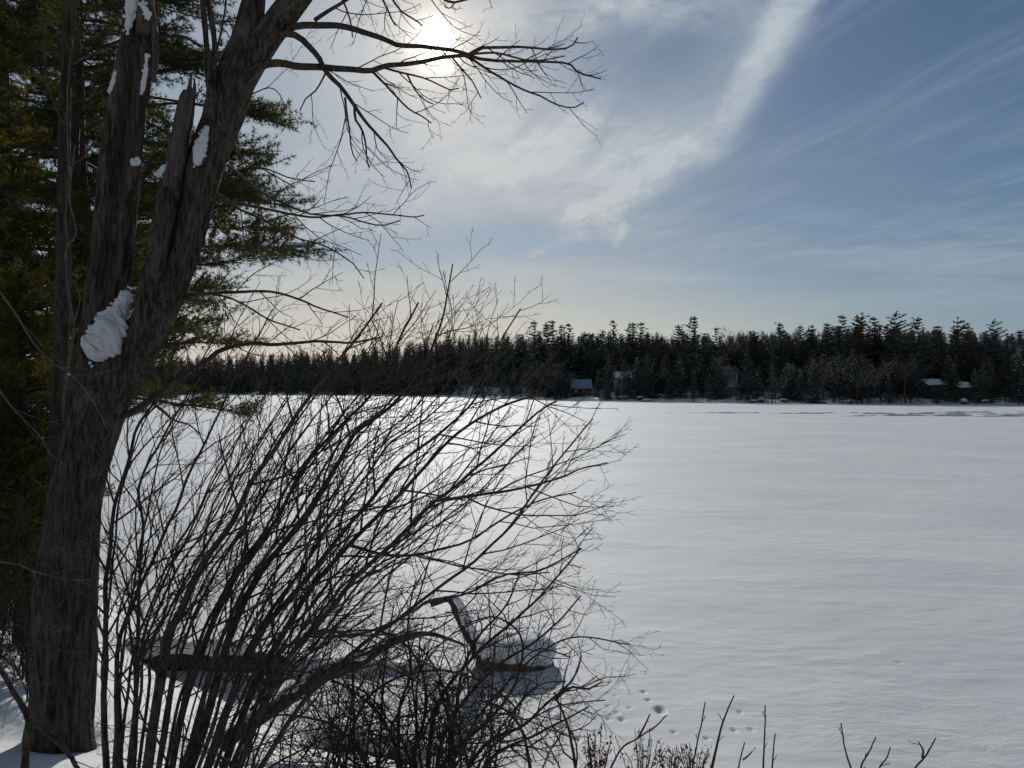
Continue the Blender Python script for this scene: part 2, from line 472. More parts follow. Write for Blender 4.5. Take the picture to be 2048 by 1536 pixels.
mb = MB().add(np.stack([XX, YY, far_z(XX, YY)], -1).reshape(-1, 3), f4=np.stack([i, i + m_, i + m_ + 1, i + 1], -1).reshape(-1, 4))
tag(link('far_hillside', mb.mesh('far_hillside', M['snow_far'])), 'snowy wooded hillside on the far shore', 'hillside', kind='structure')

# ------------------------------------------------------------------ far trees
def far_conifer(r, H, kind, snow=0.0, lod=1.0, tp_=.80, gap=1.0):
    trunk, crown, sn = MB(), MB(), MB()
    lean = r.normal(0, .012, 2)
    zz = np.linspace(-.8, H, 6)
    tp = np.stack([lean[0] * zz + .05 * np.sin(zz), lean[1] * zz, zz], 1)
    r0 = .013 * H
    trunk.tube(tp, np.linspace(r0, .025, 6), 5)
    C, Dn, L, Wd = [], [], [], []
    SC, SD = [], []
    pine = kind == 'pine'
    a0_ = r.uniform(0, 6.28); asym = r.uniform(.15, .45) if gap != 1 else r.uniform(0, .2)
    z = H * (r.uniform(.10, .20) if pine else r.uniform(.02, .06))
    top0 = H - .2
    while z < top0:
        s = z / H
        if pine:
            prof = (.10 + .90 * (1 - s) ** tp_) * min(1, .72 + s)
            Rm = .255 * H * max(prof, .07)
            nb = r.integers(4, 7); step = r.uniform(.50, .95) * (H / 15) * gap
            up = .05 + (.55 if gap == 1 else .34) * s ** 3
        else:
            prof = (1 - s) ** .85 + .03
            Rm = .23 * H * prof
            nb = r.integers(5, 8); step = r.uniform(.34, .55) * (H / 13)
            up = -.22 + .5 * s
        ph = r.uniform(0, 6.28)
        for b in range(nb):
            a = ph + b * 6.283 / nb + r.normal(0, .25)
            ln = Rm * r.uniform(.40 if pine else .7, 1.22) * (1 + asym * math.cos(a - a0_))
            if pine and r.random() < (.22 if gap != 1 else .10): continue
            m = max(2, int(ln / (.42 / lod)))
            t = np.linspace(.22 if pine else .12, 1, m)
            dirv = np.array([math.cos(a), math.sin(a), up + r.normal(0, .07)])
            curve = (.16 if pine and gap == 1 else .10) * ln * t ** 2
            c = tp[0] * 0 + np.array([lean[0] * z, lean[1] * z, z]) + t[:, None] * dirv * ln
            c[:, 2] += curve
            k = 15 if gap != 1 else 9 if lod > .9 else 5
            cc = np.repeat(c, k, 0) + r.normal(0, .10, (m * k, 3)) * np.array([1, 1, .45])
            dd = np.repeat(unit(dirv)[None], m * k, 0) * .6 + r.normal(0, .75, (m * k, 3)) * np.array([1, 1, .45]) + np.array([0, 0, .22 if pine else -.08])
            C.append(cc); Dn.append(dd)
            tl = np.repeat(.35 + .35 * (1 - abs(t - .6)), k) * r.uniform(.7, 1.15, m * k)
            tl = tl / lod ** .8 * (1.0 if pine else min(1, .35 + 1.5 * (1 - s)))
            L.append(tl * (.9 if pine else .75)); Wd.append(tl * .36)
            if gap != 1: L[-1] = L[-1] * .78; Wd[-1] = Wd[-1] * .7
            if lod >= .9: trunk.tube(np.array([[lean[0] * z, lean[1] * z, z - .05], c[len(c) // 2], c[-1]]), [.05 * H / 15, .03, .012], 3, cap=False)
            if snow:
                q = r.random(m) < snow
                if q.any():
                    kk = 3
                    sc = np.repeat(c[q], kk, 0) + r.normal(0, .10, (q.sum() * kk, 3)) * np.array([1, 1, .2]) + np.array([0, 0, .13])
                    SC.append(sc); SD.append(r.normal(0, 1, (len(sc), 3)) * np.array([1, 1, .18]))
        z += step
    # leader
    c = np.repeat(np.array([[lean[0] * H, lean[1] * H, H - .4]]), 10, 0); C.append(c); Dn.append(r.normal(0, .4, (10, 3)) + np.array([0, 0, .9])); L.append(np.full(10, .6)); Wd.append(np.full(10, .14))
    C, Dn, L, Wd = np.vstack(C), np.vstack(Dn), np.concatenate(L), np.concatenate(Wd)
    crown.tris(C, Dn, L, Wd, r)
    if SC:
        SC, SD = np.vstack(SC), np.vstack(SD)
        up_ = np.repeat(np.array([[0.05, 0.02, 1.0]]), len(SC), 0) + r.normal(0, .25, (len(SC), 3))
        sn.tris(SC, SD, r.uniform(.22, .5, len(SC)), r.uniform(.16, .34, len(SC)), r, nrm=up_)
    return trunk, crown, sn

def far_bare(r, H, snow=0.0, wide=1.0):
    trunk, crown, sn = MB(), MB(), MB()
    zz = np.linspace(-.6, H * .55, 5)
    trunk.tube(np.stack([.1 * np.sin(zz * .5), .1 * np.cos(zz), zz], 1), np.linspace(.016 * H, .009 * H, 5), 6)
    pts = []
    def rec(p, d, ln, rad, lev):
        n = 4
        q = [p]
        dd = d
        for k in range(n):
            dd = unit(dd + r.normal(0, .13, 3) + np.array([0, 0, .05]))
            q.append(q[-1] + dd * ln / n)
        q = np.array(q)
        crown.tube(q, np.linspace(rad, rad * .5, len(q)), 4 if lev < 2 else 3, cap=False)
        if snow and lev >= 1 and r.random() < snow:
            sn.tube(q[1:] + np.array([0, 0, rad * .9]), rad * .8, 3, cap=False)
        if lev >= 4: return
        for k in range(r.integers(3, 6) if lev < 3 else r.integers(2, 5)):
            t = r.uniform(.3, 1); i_ = min(int(t * n), n - 1)
            b = q[i_] * (1 - (t * n - i_)) + q[i_ + 1] * (t * n - i_)
            nd = unit(dd + r.normal(0, .55, 3) * wide + np.array([0, 0, .12]))
            rec(b, nd, ln * r.uniform(.45, .72), max(rad * .5, .026), lev + 1)
    for k in range(7):
        h = H * r.uniform(.22, .55)
        a = k * 2.4 + r.normal(0, .3)
        rec(np.array([0, 0, h]), unit(np.array([math.cos(a) * .75 * wide, math.sin(a) * .75 * wide, 1.0])), H * r.uniform(.28, .40), .0065 * H, 1)
    return trunk, crown, sn

ALL_TREES = []
protos = {}
def make_proto(key, name, parts_, mats):
    root = thing(name, 'tree', 'tree', (0, -500, -200))
    for (pn, mb_), mt in zip(parts_, mats):
        if mb_.n:
            po = link(pn, mb_.mesh(pn, mt), root)
            if pn == 'snow': po['kind'] = 'stuff'
    protos[key] = root
fr = np.random.default_rng(5)
for i in range(6):
    t, c, s = far_conifer(fr, 15, 'pine', [0, .10, 0, .22, .05, .0][i])
    make_proto(('pine', i), 'pine_tree', (('trunk', t), ('crown', c), ('snow', s)), (M['far_bark'], M['far_olive'] if i in (2, 5) else M['far_needle'], M['snow_bits']))
for i in range(4):
    t, c, s = far_conifer(fr, 15, 'pine', [.06, 0, .12, 0][i], 1.0, [.78, .84, .95, .48][i], .85)
    make_proto(('pine', 6 + i), 'pine_tree', (('trunk', t), ('crown', c), ('snow', s)), (M['far_bark'], M['far_olive'] if i == 1 else M['far_needle'], M['snow_bits']))
for i in range(6):
    t, c, s = far_conifer(fr, 12, 'spruce', [0, .22, .45, .08, .3, .0][i])
    make_proto(('spruce', i), 'spruce_tree', (('trunk', t), ('crown', c), ('snow', s)), (M['far_bark'], M['far_needle'], M['snow_bits']))
for i in range(4):
    t, c, s = far_bare(fr, 12, [0, .12, 0, .2][i], 1.15)
    make_proto(('bare', i), 'bare_tree', (('trunk', t), ('crown', c), ('snow', s)), (M['far_bark'], M['far_twig'], M['snow_bits']))
used = set()
HREF = {'pine': 15.0, 'spruce': 12.0, 'bare': 12.0}
# gaps kept open in front of the cabins: px from, px to, farthest offset that may block
GAPS = [(1130, 1200, 26), (1226, 1268, 20), (1440, 1484, 24), (1850, 1895, 22), (1915, 1948, 22)]
def place(kind, var, px, off, H, label, group, sq=1.0):
    Y = dshore(px) + off; X = (px - CX) / F * Y
    key = (kind, var); sc = H / HREF[kind]
    z = float(far_z(np.array(X), np.array(Y)))
    sc3 = (sc * sq, sc * sq, sc)
    if key not in used:
        used.add(key); r = protos[key]; r.location = (float(X), float(Y), z); r.rotation_euler = (0, 0, R_.uniform(0, 6.28)); r.scale = sc3
        r['label'] = label
    else:
        r = dup(protos[key], (X, Y, z), R_.uniform(0, 6.28), sc3, label)
    if group: r['group'] = group
    elif 'group' in r: del r['group']
    return r
def blocked(px, off, wpx):
    for a, b, o in GAPS:
        if off < o and px + wpx * .45 > a and px - wpx * .45 < b: return True
    return False
LAB = {('pine', 0): 'dark pine across the lake', ('pine', 1): 'dark pine with snow flecked boughs across the lake',
       ('spruce', 0): 'dark narrow spruce across the lake', ('spruce', 1): 'narrow spruce dusted with snow across the lake',
       ('bare', 0): 'leafless grey tree across the lake', ('bare', 1): 'leafless tree with snowy limbs across the lake'}
SNOWY = {('pine', 6), ('pine', 8), ('pine', 1), ('pine', 3), ('pine', 4), ('spruce', 1), ('spruce', 2), ('spruce', 4), ('spruce', 3), ('bare', 1), ('bare', 3)}
def auto(px, off, kind, var, H):
    sn = 1 if (kind, var) in SNOWY else 0
    zone = ('left of the blue roofed cabin' if px < 1130 else 'right of the blue roofed cabin' if px < 1440 else
            'right of the two storey cabin' if px < 1850 else 'right of the dark cabin')
    place(kind, var, px, off, H, LAB[(kind, sn)] + ' ' + zone, {'pine': 'pines', 'spruce': 'spruces', 'bare': 'leafless trees'}[kind] + (' with snow' if sn else '') + ' ' + zone)

# emergent pines on the skyline (photo column, top row)
auto_later = []
EMERG = [(1068,642,25,0,'leftmost tall pine of the first skyline clump'),(1092,646,32,1,'slim pine second in the first skyline clump'),(1104,640,20,0,'tallest broad pine of the first skyline clump'),
 (1122,650,40,3,'thin pine with sparse top in the first skyline clump'),(1138,647,28,4,'pointed pine ending the first skyline clump on the right'),(1205,660,40,1,'short pine just left of a rounded skyline pine'),
 (1227,640,30,4,'rounded pine standing alone above the snowy roofed grey cottage'),(1265,645,40,3,'narrow pine on the skyline, left one of a close pair'),(1283,645,34,0,'fuller pine on the skyline, right one of a close pair'),
 (1358,649,30,1,'broad low pine beside the tallest pine of the middle skyline'),(1388,632,22,3,'tallest pine of the middle skyline with layered open boughs'),(1433,655,45,4,'tiny pine top peeking just left of the round bare tree'),
 (1558,645,30,3,'spiky pine just right of the round bare skyline tree'),(1600,651,38,1,'small one sided pine top in the right skyline dip'),(1625,650,44,0,'second small pine top in the right skyline dip'),(1655,646,36,4,'pine at the left foot of the tall right skyline stand'),
 (1685,630,26,0,'pointed pine left of the olive pine in the right skyline stand'),(1712,630,20,2,'broad olive pine in the right skyline stand'),(1727,625,30,5,'highest olive pine top of the right skyline stand'),(1748,634,34,0,'thin dark pine right of the olive pines'),
 (1792,627,22,1,'umbrella topped layered pine alone on the right skyline'),(1835,634,27,3,'wide flat topped pine right of the umbrella topped pine'),(1875,651,40,4,'low ragged pine top between two wide skyline pines'),(1912,634,22,5,'dense olive pine with a flat crest above the dark cabin'),
 (1937,646,30,2,'sloping olive pine right of the flat crested pine'),(1988,642,24,3,'open stemmed pine with a small umbrella top near the right edge'),(2040,660,30,1,'half seen pine top at the right edge of the skyline'),
 (895,659,60,0,'small pine clump top where the left hill crest begins'),(950,658,60,1,'small pine top on the crest of the left hill'),(1010,664,55,4,'low pine top between the hill crest and the first skyline clump'),(600,690,90,0,'pine top above the low left hill behind the shrub')]
for px, yt, off, var, lab in EMERG:
    Y = dshore(px) + off; X = (px - CX) / F * Y
    H = zlim(px, Y, yt) - float(far_z(np.array(X), np.array(Y)))
    place('pine', {0: 8, 1: 6, 2: 7, 3: 6, 4: 8, 5: 7}[var] if px != 1792 and px != 1988 else 9, px, off, max(H, 8), lab, None, R_.uniform(.85, 1.3))
for k in range(34):
    px = R_.uniform(1040, 2060); off = R_.uniform(28, 60); var = R_.choice([0, 1, 3, 4, 6, 7, 8])
    Y = dshore(px) + off; X = (px - CX) / F * Y
    H = zlim(px, Y) - float(far_z(np.array(X), np.array(Y))) + R_.uniform(-.8, 1.3)
    place('pine', var, px, off, H, 'dark pine rising just to the ragged skyline across the lake', 'pines along the skyline', R_.uniform(.9, 1.4))
for k in range(12):
    px = R_.uniform(1300, 1600); off = R_.uniform(30, 50)
    Y = dshore(px) + off; X = (px - CX) / F * Y
    H = zlim(px, Y) - float(far_z(np.array(X), np.array(Y))) + R_.uniform(-.4, 1.0)
    place('bare', R_.choice([0, 2]), px, off, H, 'grey leafless crown on the middle skyline across the lake', 'leafless crowns on the skyline', R_.uniform(1.0, 1.35))
# the round bare trees on the skyline
for px, yt, off, var, lab in ((1485, 653, 40, 0, 'round leafless tree showing against the sky on the middle skyline'), (1525, 660, 44, 2, 'smaller leafless crown right of the round bare skyline tree'),
                              (1335, 664, 44, 0, 'low leafless crown left of the tallest middle pine'), (1575, 664, 50, 2, 'leafless crown in the dip right of the spiky pine')):
    Y = dshore(px) + off; X = (px - CX) / F * Y
    H = zlim(px, Y, yt) - float(far_z(np.array(X), np.array(Y)))
    place('bare', var, px, off, H, lab, None, 1.0)
place('bare', 3, 1100, 5, 13, 'large leafless shore tree left of the blue roofed cabin', None, 1.15)
place('bare', 1, 1075, 7, 12, 'leafless shore tree with snowy limbs above a small round evergreen', None, 1.1)
place('spruce', 3, 1112, 2, 4.4, 'small round evergreen on the shore below the large leafless tree', None, 1.5)
for px, off, H, k, v in ((1218, 4, 13.5, 'pine', 1), (1247, 3, 12.5, 'pine', 8), (1258, 5, 10, 'spruce', 1), (1274, 3, 12, 'spruce', 4), (1236, 2.5, 5, 'spruce', 3), (1134, 3, 8, 'spruce', 0), (1196, 4, 9, 'spruce', 3),
                         (1440, 6, 12, 'spruce', 2), (1492, 4, 14.5, 'pine', 1), (1482, 3, 6, 'spruce', 3), (1898, 4, 11, 'spruce', 3), (1908, 5, 9, 'spruce', 4), (1872, 3, 4.5, 'spruce', 0), (1950, 3, 8, 'spruce', 1)):
    auto_later.append((px, off, k, v, H))
place('bare', 2, 1445, 12, 10, 'thin leafless tree left of the two storey grey cabin', None, .8)

for row, (o0, o1, step, hmin, hmax) in enumerate(((1, 6, 22, 6, 13), (8, 26, 20, 8, 14), (30, 50, 26, 10, 16))):
    px = 850.0
    while px < 2110:
        px += step * R_.uniform(.5, 1.5)
        off = R_.uniform(o0, o1)
        Y = dshore(px) + off
        H = R_.uniform(hmin, hmax)
        X = (px - CX) / F * Y
        zt = float(far_z(np.array(X), np.array(Y)))
        H = min(H, zlim(px, Y) - zt + R_.uniform(-1.5, .3))
        if row == 2: H = zlim(px, Y) - zt + R_.uniform(-1.5, .5)
        if H < 3: continue
        if blocked(px, off, H * .16 / Y * F):
            continue
        k = R_.random()
        snowz = 1460 < px < 1760
        if k < .42: kind, var = 'pine', R_.choice([1, 3, 3, 4] if snowz else [0, 1, 4, 0] if px < 1640 else [0, 2, 5, 1, 4])
        elif k < .86: kind, var = 'spruce', R_.choice([1, 2, 2, 4] if snowz else [0, 1, 3, 5, 4])
        else: kind, var = 'bare', R_.choice([0, 1, 2, 3])
        if kind == 'bare' and row == 2: kind, var = 'pine', 0
        auto(px, off, kind, var, H)
for px, off, k, v, H in auto_later: auto(px, off, k, v, H)
px = 320.0
while px < 850:
    px += R_.uniform(6, 16)
    off = R_.uniform(2, 10)
    auto(px, off, R_.choice(['pine', 'spruce', 'spruce']), R_.choice([0, 5]), R_.uniform(9, 15))
for k in range(18):
    px = R_.uniform(1535, 1760) if k < 12 else R_.choice([1085, 1120, 1060, 1300, 1420, 1655])+R_.uniform(-12, 12)
    auto(px, R_.uniform(.5, 4), 'bare', R_.choice([1, 3, 3]), R_.uniform(6, 11.5))
place('bare', 1, 1820, 3, 11.5, 'pale dead snag with short side limbs left of the dark cabin', None, .55)

px = 860.0
while px < 2060:
    px += R_.uniform(14, 34)
    if 1146 < px < 1205: continue
    r = place('bare', R_.choice([0, 2, 3, 1]), px, R_.uniform(-.6, 2.2), R_.uniform(1.6, 3.6), 'low leafless bush at the foot of the trees along the far shore', 'bushes along the far shore', R_.uniform(1.1, 2.0))
    r.name = 'shore_bush'; r['category'] = 'bush'

# the wood behind, read as one mass
lods = []
for i in range(3): lods.append((far_conifer(fr, 15, 'pine', 0, .55), 15.0))
for i in range(3): lods.append((far_conifer(fr, 12, 'spruce', 0, .55), 12.0))
mass_c = MB()
lo_w = [0, 3, 3, 4, 4, 5, 5, 3, 4, 5]
lo_arr = [(np.vstack(c.v), np.vstack(c.f3), h) for (t, c, s), h in lods]
px = 200.0
while px < 2160:
    px += R_.uniform(2.2, 6.0) * (1.0 if px < 900 else 1.25)
    for off in ((R_.uniform(14, 40), R_.uniform(45, 80), R_.uniform(85, 130)) if px < 900 else (R_.uniform(32, 50), R_.uniform(52, 80), R_.uniform(85, 125))):
        ppx = px + R_.uniform(-6, 6)
        Y = dshore(ppx) + off; X = (ppx - CX) / F * Y
        zt = float(far_z(np.array(X), np.array(Y)))
        H = min(R_.uniform(9, 15), zlim(ppx, Y) - zt + R_.uniform(-3.5, .2))
        if off > 75: H = zlim(ppx, Y) - zt + R_.choice([-6, -4.5, -3, -2, -1, -.5, 0, .9]) + R_.uniform(-.6, .6)
        if H < 4: continue
        vv, ff, h0 = lo_arr[R_.choice(lo_w)]
        a = R_.uniform(0, 6.28); s_ = H / h0; c_, n2 = math.cos(a), math.sin(a)
        w = vv * s_
        w = np.stack([w[:, 0] * c_ - w[:, 1] * n2, w[:, 0] * n2 + w[:, 1] * c_, w[:, 2]], 1) + np.array([X, Y, zt])
        mass_c.add(w, f3=ff)
tag(link('forest', mass_c.mesh('forest', M['far_needle'])), 'dense dark wood covering the hill behind the far shore', 'forest', kind='stuff')

# ------------------------------------------------------------------ cabins and shore rocks across the lake
def cabin(name, label, px0, px1, ytop, yeave, ybase, off, wall, depth=6.0, windows=(), roofmat='snow_far', deck=None):
    pxc = (px0 + px1) / 2
    Y = float(dshore(pxc)) + off
    k = Y / F
    x0, x1 = (px0 - CX) * k, (px1 - CX) * k
    z = lambda py: CAMZ - (py - HY) * k
    zt, ze, zb = z(ytop), z(yeave), z(ybase)
    root = thing(name, label, 'cabin', ((x0 + x1) / 2, Y, zb))
    w = MB(); w.box((x0 + .35, Y, zb - 2.5), (x1 - .35, Y + depth, ze))
    # gable ends
    for xx, sgn in ((x0 + .36, 1), (x1 - .36, 1)):
        w.add([(xx, Y + .02, ze), (xx, Y + depth - .02, ze), (xx, Y + depth / 2, zt - .1)], f3=[(0, 1, 2)])
    part(root, 'wall', w, wall, False)
    r = MB()
    o = .45
    for sy, y0 in ((1, Y - o), (-1, Y + depth + o)):
        ym = Y + depth / 2
        zl = ze - (zt - ze) * o / (depth / 2)
        v = [(x0, y0, zl), (x1, y0, zl), (x1, ym, zt), (x0, ym, zt)]
        v2 = [(a, b, c + .28) for a, b, c in v]
        r.add(v + v2, f4=[(0, 1, 2, 3), (7, 6, 5, 4), (0, 4, 5, 1), (1, 5, 6, 2), (3, 7, 4, 0)])
    part(root, 'roof', r, M[roofmat], False)
    for (a, b, c, e) in windows:
        f = MB(); xa, xb = (a - CX) * k, (b - CX) * k; za, zc_ = z(e), z(c)
        t = .07
        for lo, hi in (((xa - t, Y - .06, za - t), (xb + t, Y - .003, za)), ((xa - t, Y - .06, zc_), (xb + t, Y - .003, zc_ + t)),
                       ((xa - t, Y - .06, za), (xa, Y - .003, zc_)), ((xb, Y - .06, za), (xb + t, Y - .003, zc_))): f.box(lo, hi)
        fo = part(root, 'window', f, M['wall_grey'], False)
        g = MB(); g.box((xa, Y - .03, za), (xb, Y - .004, zc_)); go = part(root, 'pane', g, M['glass'], False)
        go.parent = fo
    if deck:
        a, b, c = deck
        dk = MB(); dk.box(((a - CX) * k, Y - 2.2, z(c) - .25), ((b - CX) * k, Y - .07, z(c)))
        part(root, 'deck', dk, M['snow_far'], False)
        ps = MB()
        for q in np.linspace(a + 1, b - 1, 4):
            p_ = MB(); p_.box(((q - CX) * k - .08, Y - 2.1, zb - 2), ((q - CX) * k + .08, Y - 1.94, z(c) - .26)); part(root, 'post', p_, M['wall_dark'], False)
    ch = MB(); xm = x0 * .35 + x1 * .65; ch.box((xm - .3, Y + depth * .55, zt - .6), (xm + .3, Y + depth * .55 + .6, zt + .9))
    part(root, 'chimney', ch, M['rock'], False)
    return root
cabin('cabin', 'reddish brown cabin under a wide roof painted the blue of shaded snow', 1142, 1185, 760, 775, 793, 14, M['wall_brown'], 7, ((1150, 1155, 779, 785), (1166, 1172, 779, 785)), 'roof_shade_blue')
cabin('cabin', 'grey cottage with patchy snow roof behind shore pines', 1230, 1265, 744, 754, 780, 22, M['wall_grey'], 7, ((1237, 1241, 760, 767), (1250, 1255, 760, 767)))
cabin('cabin', 'two storey grey cabin with tall windows and snowy deck', 1447, 1478, 733, 742, 790, 20, M['wall_grey'], 7, ((1455, 1458, 747, 758), (1461, 1464, 747, 758), (1468, 1471, 747, 758)), 'wall_brown', (1447, 1480, 771))
cabin('cabin', 'dark cabin with low snow roof at the right end', 1855, 1892, 760, 769, 792, 16, M['wall_dark'], 6, ((1864, 1869, 775, 781),))
cabin('boathouse', 'small dark boathouse with snowy roof right of the dark cabin', 1917, 1947, 766, 774, 794, 14, M['wall_dark'], 5, ((1928, 1932, 779, 784),))

def rock_mesh(r, sx, sy, sz, seed, nu=30, nv=18, amp=.34):
    th = np.linspace(0, 2 * math.pi, nu, endpoint=False); ph = np.linspace(-math.pi / 2, math.pi / 2, nv)
    T, Q = np.meshgrid(th, ph, indexing='ij')
    seed = int(seed)
    dx_, dy_, dz_ = np.cos(Q) * np.cos(T), np.cos(Q) * np.sin(T), np.sin(Q)
    k = 1 + amp * fbm(dx_ * 1.6 + seed, dy_ * 1.6, dz_ * 1.6, seed, 4) + .3 * amp * fbm(dx_ * 5 + seed, dy_ * 5, dz_ * 5, seed + 1, 2)
    v = np.stack([dx_ * k * sx, dy_ * k * sy, dz_ * k * sz], -1)
    q = []
    idx = np.arange(nu * nv).reshape(nu, nv)
    a = idx; b = np.roll(idx, -1, 0)
    f = np.stack([a[:, :-1], b[:, :-1], b[:, 1:], a[:, 1:]], -1).reshape(-1, 4)
    return v, f
def boulder(label, x, y, z, sx, sy, sz, seed, cap=True, group=None, mat='rock', capoff=.42, caps=(1.08, 1.12, .72)):
    root = thing('boulder', label, 'boulder', (x, y, z), group)
    v, f = rock_mesh(None, sx, sy, sz, seed)
    part(root, 'rock', MB().add(v + np.array([x, y, z + sz * .3]), f4=f), M[mat])
    if cap:
        v, f = rock_mesh(None, sx * caps[0], sy * caps[1], sz * caps[2], seed + 3, amp=.17)
        dr = np.clip(.30 + 1.5 * fbm(v[:, :, 0] / sx * 1.7 + seed, v[:, :, 1] / sy * 1.7, 0, int(seed) + 8, 3), .05, 1.0)
        v[:, :, 2] = np.where(v[:, :, 2] < 0, v[:, :, 2] * dr, v[:, :, 2])
        part(root, 'snow_cap', MB().add(v + np.array([x, y, z + sz * .3 + sz * capoff]), f4=f), M['snow'])
    return root
for px in (1219, 1243, 1252, 1281, 1294, 1507, 1522, 1568, 1700, 1927, 1968):
    off = R_.uniform(1.5, 4.0); Y = float(dshore(px)) + off; X = (px - CX) / F * Y
    boulder('snow capped shore boulder at the foot of the far trees', X, Y, max(0, float(far_z(np.array(X), np.array(Y)))) - .1, R_.uniform(.5, 1.3), R_.uniform(.6, 1.2), R_.uniform(.5, 1.0), R_.randrange(999), True, 'boulders along the far shore')

# ------------------------------------------------------------------ near boulder, log, snag on the ice edge
b0 = P(1036, 1352, 10.85)
boulder('low snow capped boulder with a dark brown side beyond the tangled shrub', b0[0], b0[1] + .35, -.03, .50, .36, .17, 12, capoff=.85, caps=(1.16, 1.3, 1.65))
b1 = P(975, 1320, 10.9)
boulder('small pointed snowy rock against the low snow capped boulder', b1[0], b1[1] + .1, .05, .15, .15, .26, 9, capoff=.5)
for q, (px, py, D, s_, lab) in enumerate(((832, 1500, 8.2, .24, 'upright dark rock with snow on top inside the tangled shrub'), (748, 1510, 8.0, .22, 'small snowy rock left of the upright dark rock'), (668, 1500, 7.6, .2, 'snow buried rock at the foot of the fallen limb'), (905, 1512, 7.6, .18, 'flat snowy rock under the tangled shrub stems'))):
    p = P(px, py, D); boulder(lab, p[0], p[1], float(bank_z(p[0], p[1])) - .02, s_ * 1.2, s_, s_ * .9, 30 + q)

def limb_noise(amp, f, g, seed):
    def fn(rr, th, pp, t):
        c, s = np.cos(th), np.sin(th)
        z = pp[..., 2] + pp[..., 0] * .6
        n = fbm(c * f, s * f, z * g, seed, 3)
        rid = 1 - np.abs(noise3(c * f * 2.6, s * f * 2.6, z * g * 1.6, seed + 5))
        return rr * (1 + amp * n + amp * .7 * (rid - .5))
    return fn
def snow_tube(mb, pts, rad, k=22, seed=1, amp=.22, ragged=False):
    pts = np.asarray(pts, float)
    L = np.linalg.norm(np.diff(pts, axis=0), axis=1).sum()
    n = int(np.clip(L / (.006 if ragged else .012), 22, 90))
    p = spline(pts, n); r = np.interp(np.linspace(0, 1, n), np.linspace(0, 1, len(rad)), rad)
    e = np.linspace(0, L, n); e = np.minimum(e, L - e) / np.minimum(r, L * .5)
    r = r * np.sqrt(np.clip(1 - (1 - np.clip(e, 0, 1)) ** 2, .003, 1))
    def fn(rr, th, pp, t):
        c, s = np.cos(th), np.sin(th)
        x, y, z = pp[..., 0] + rr * c, pp[..., 1], pp[..., 2] + rr * s
        if ragged: rr = rr * (1 + .38 * fbm(x * 42, y * 42, z * 30, seed + 6, 3))
        return rr * (1 + amp * 1.5 * fbm(x * 9, y * 9, z * 9, seed, 3) + amp * .6 * fbm(x * 34, y * 34, z * 34, seed + 2, 2))
    mb.tube(p, r, k, radfun=fn)

# big log lying along the shore
lg = thing('fallen_log', 'thick dark fallen log lying along the shore behind the shrub stems', 'log', P(390, 1340, 10.8))
mb = MB(); pts = spline([P(150, 1322, 11.2), P(300, 1320, 11.0), P(450, 1322, 10.8), P(562, 1330, 10.6)], 70)
mb.tube(pts, np.linspace(.18, .13, 70), 30, radfun=limb_noise(.22, 1.3, 1.2, 40)); part(lg, 'trunk', mb, M['bark_dark'])
mb = MB(); snow_tube(mb, [p + np.array([0, .02, .15]) for p in pts[4:-3:8]], [.17, .13, .18, .12, .16, .10], 14, 4); part(lg, 'snow', mb, M['snow'])
# slanting fallen limb with snow on its back
fl = thing('fallen_limb', 'slanting fallen limb carrying snow patches in front of the log', 'fallen limb', P(480, 1470, 6.2))
mb = MB(); fp = spline([P(440, 1490, 6.0), P(505, 1446, 6.2), P(587, 1390, 6.6), P(650, 1346, 6.9), P(719, 1324, 7.2), P(762, 1297, 7.4), P(800, 1276, 7.5), P(860, 1268, 7.6), P(930, 1290, 7.7)], 90)
mb.tube(fp, np.interp(np.linspace(0, 1, 90), [0, .5, .75, 1], [.062, .055, .03, .010]), 12, radfun=limb_noise(.15, 1.2, 4, 50)); part(fl, 'limb', mb, M['bark_dark'])
for a, b, w in ((6, 16, .045), (21, 33, .05), (36, 43, .035), (45, 57, .055), (59, 66, .03)):
    mb = MB(); snow_tube(mb, [p + np.array([-.012, 0, .050]) for p in fp[a:b:3]], [w, w * 1.1, w * .8], 10, a); part(fl, 'snow', mb, M['snow'])
# curved snag
sg = thing('dead_snag', 'curved dead snag bent like a hook with snow on its back, behind the boulder', 'snag', P(950, 1330, 11.0))
mb = MB(); gp_ = spline([P(968, 1325, 11.4), P(948, 1290, 11.2), P(930, 1262, 11.0), P(915, 1228, 10.95), P(906, 1206, 10.9), P(894, 1198, 10.85), P(878, 1203, 10.8), P(862, 1210, 10.8)], 50)
mb.tube(gp_, np.interp(np.linspace(0, 1, 50), [0, .3, .7, 1], [.085, .062, .055, .032]), 14, radfun=limb_noise(.18, 1.2, 5, 60)); part(sg, 'trunk', mb, M['bark_dark'])
mb = MB(); snow_tube(mb, [p + np.array([.055, 0, .045]) for p in gp_[10:42:5]], [.05, .075, .085, .07, .05], 20, 7); part(sg, 'snow', mb, M['snow'])
mb = MB(); mb.tube(spline([P(925, 1250, 10.95), P(905, 1226, 10.8), P(890, 1225, 10.8)], 8), np.linspace(.02, .008, 8), 5); part(sg, 'branch', mb, M['bark_dark'])

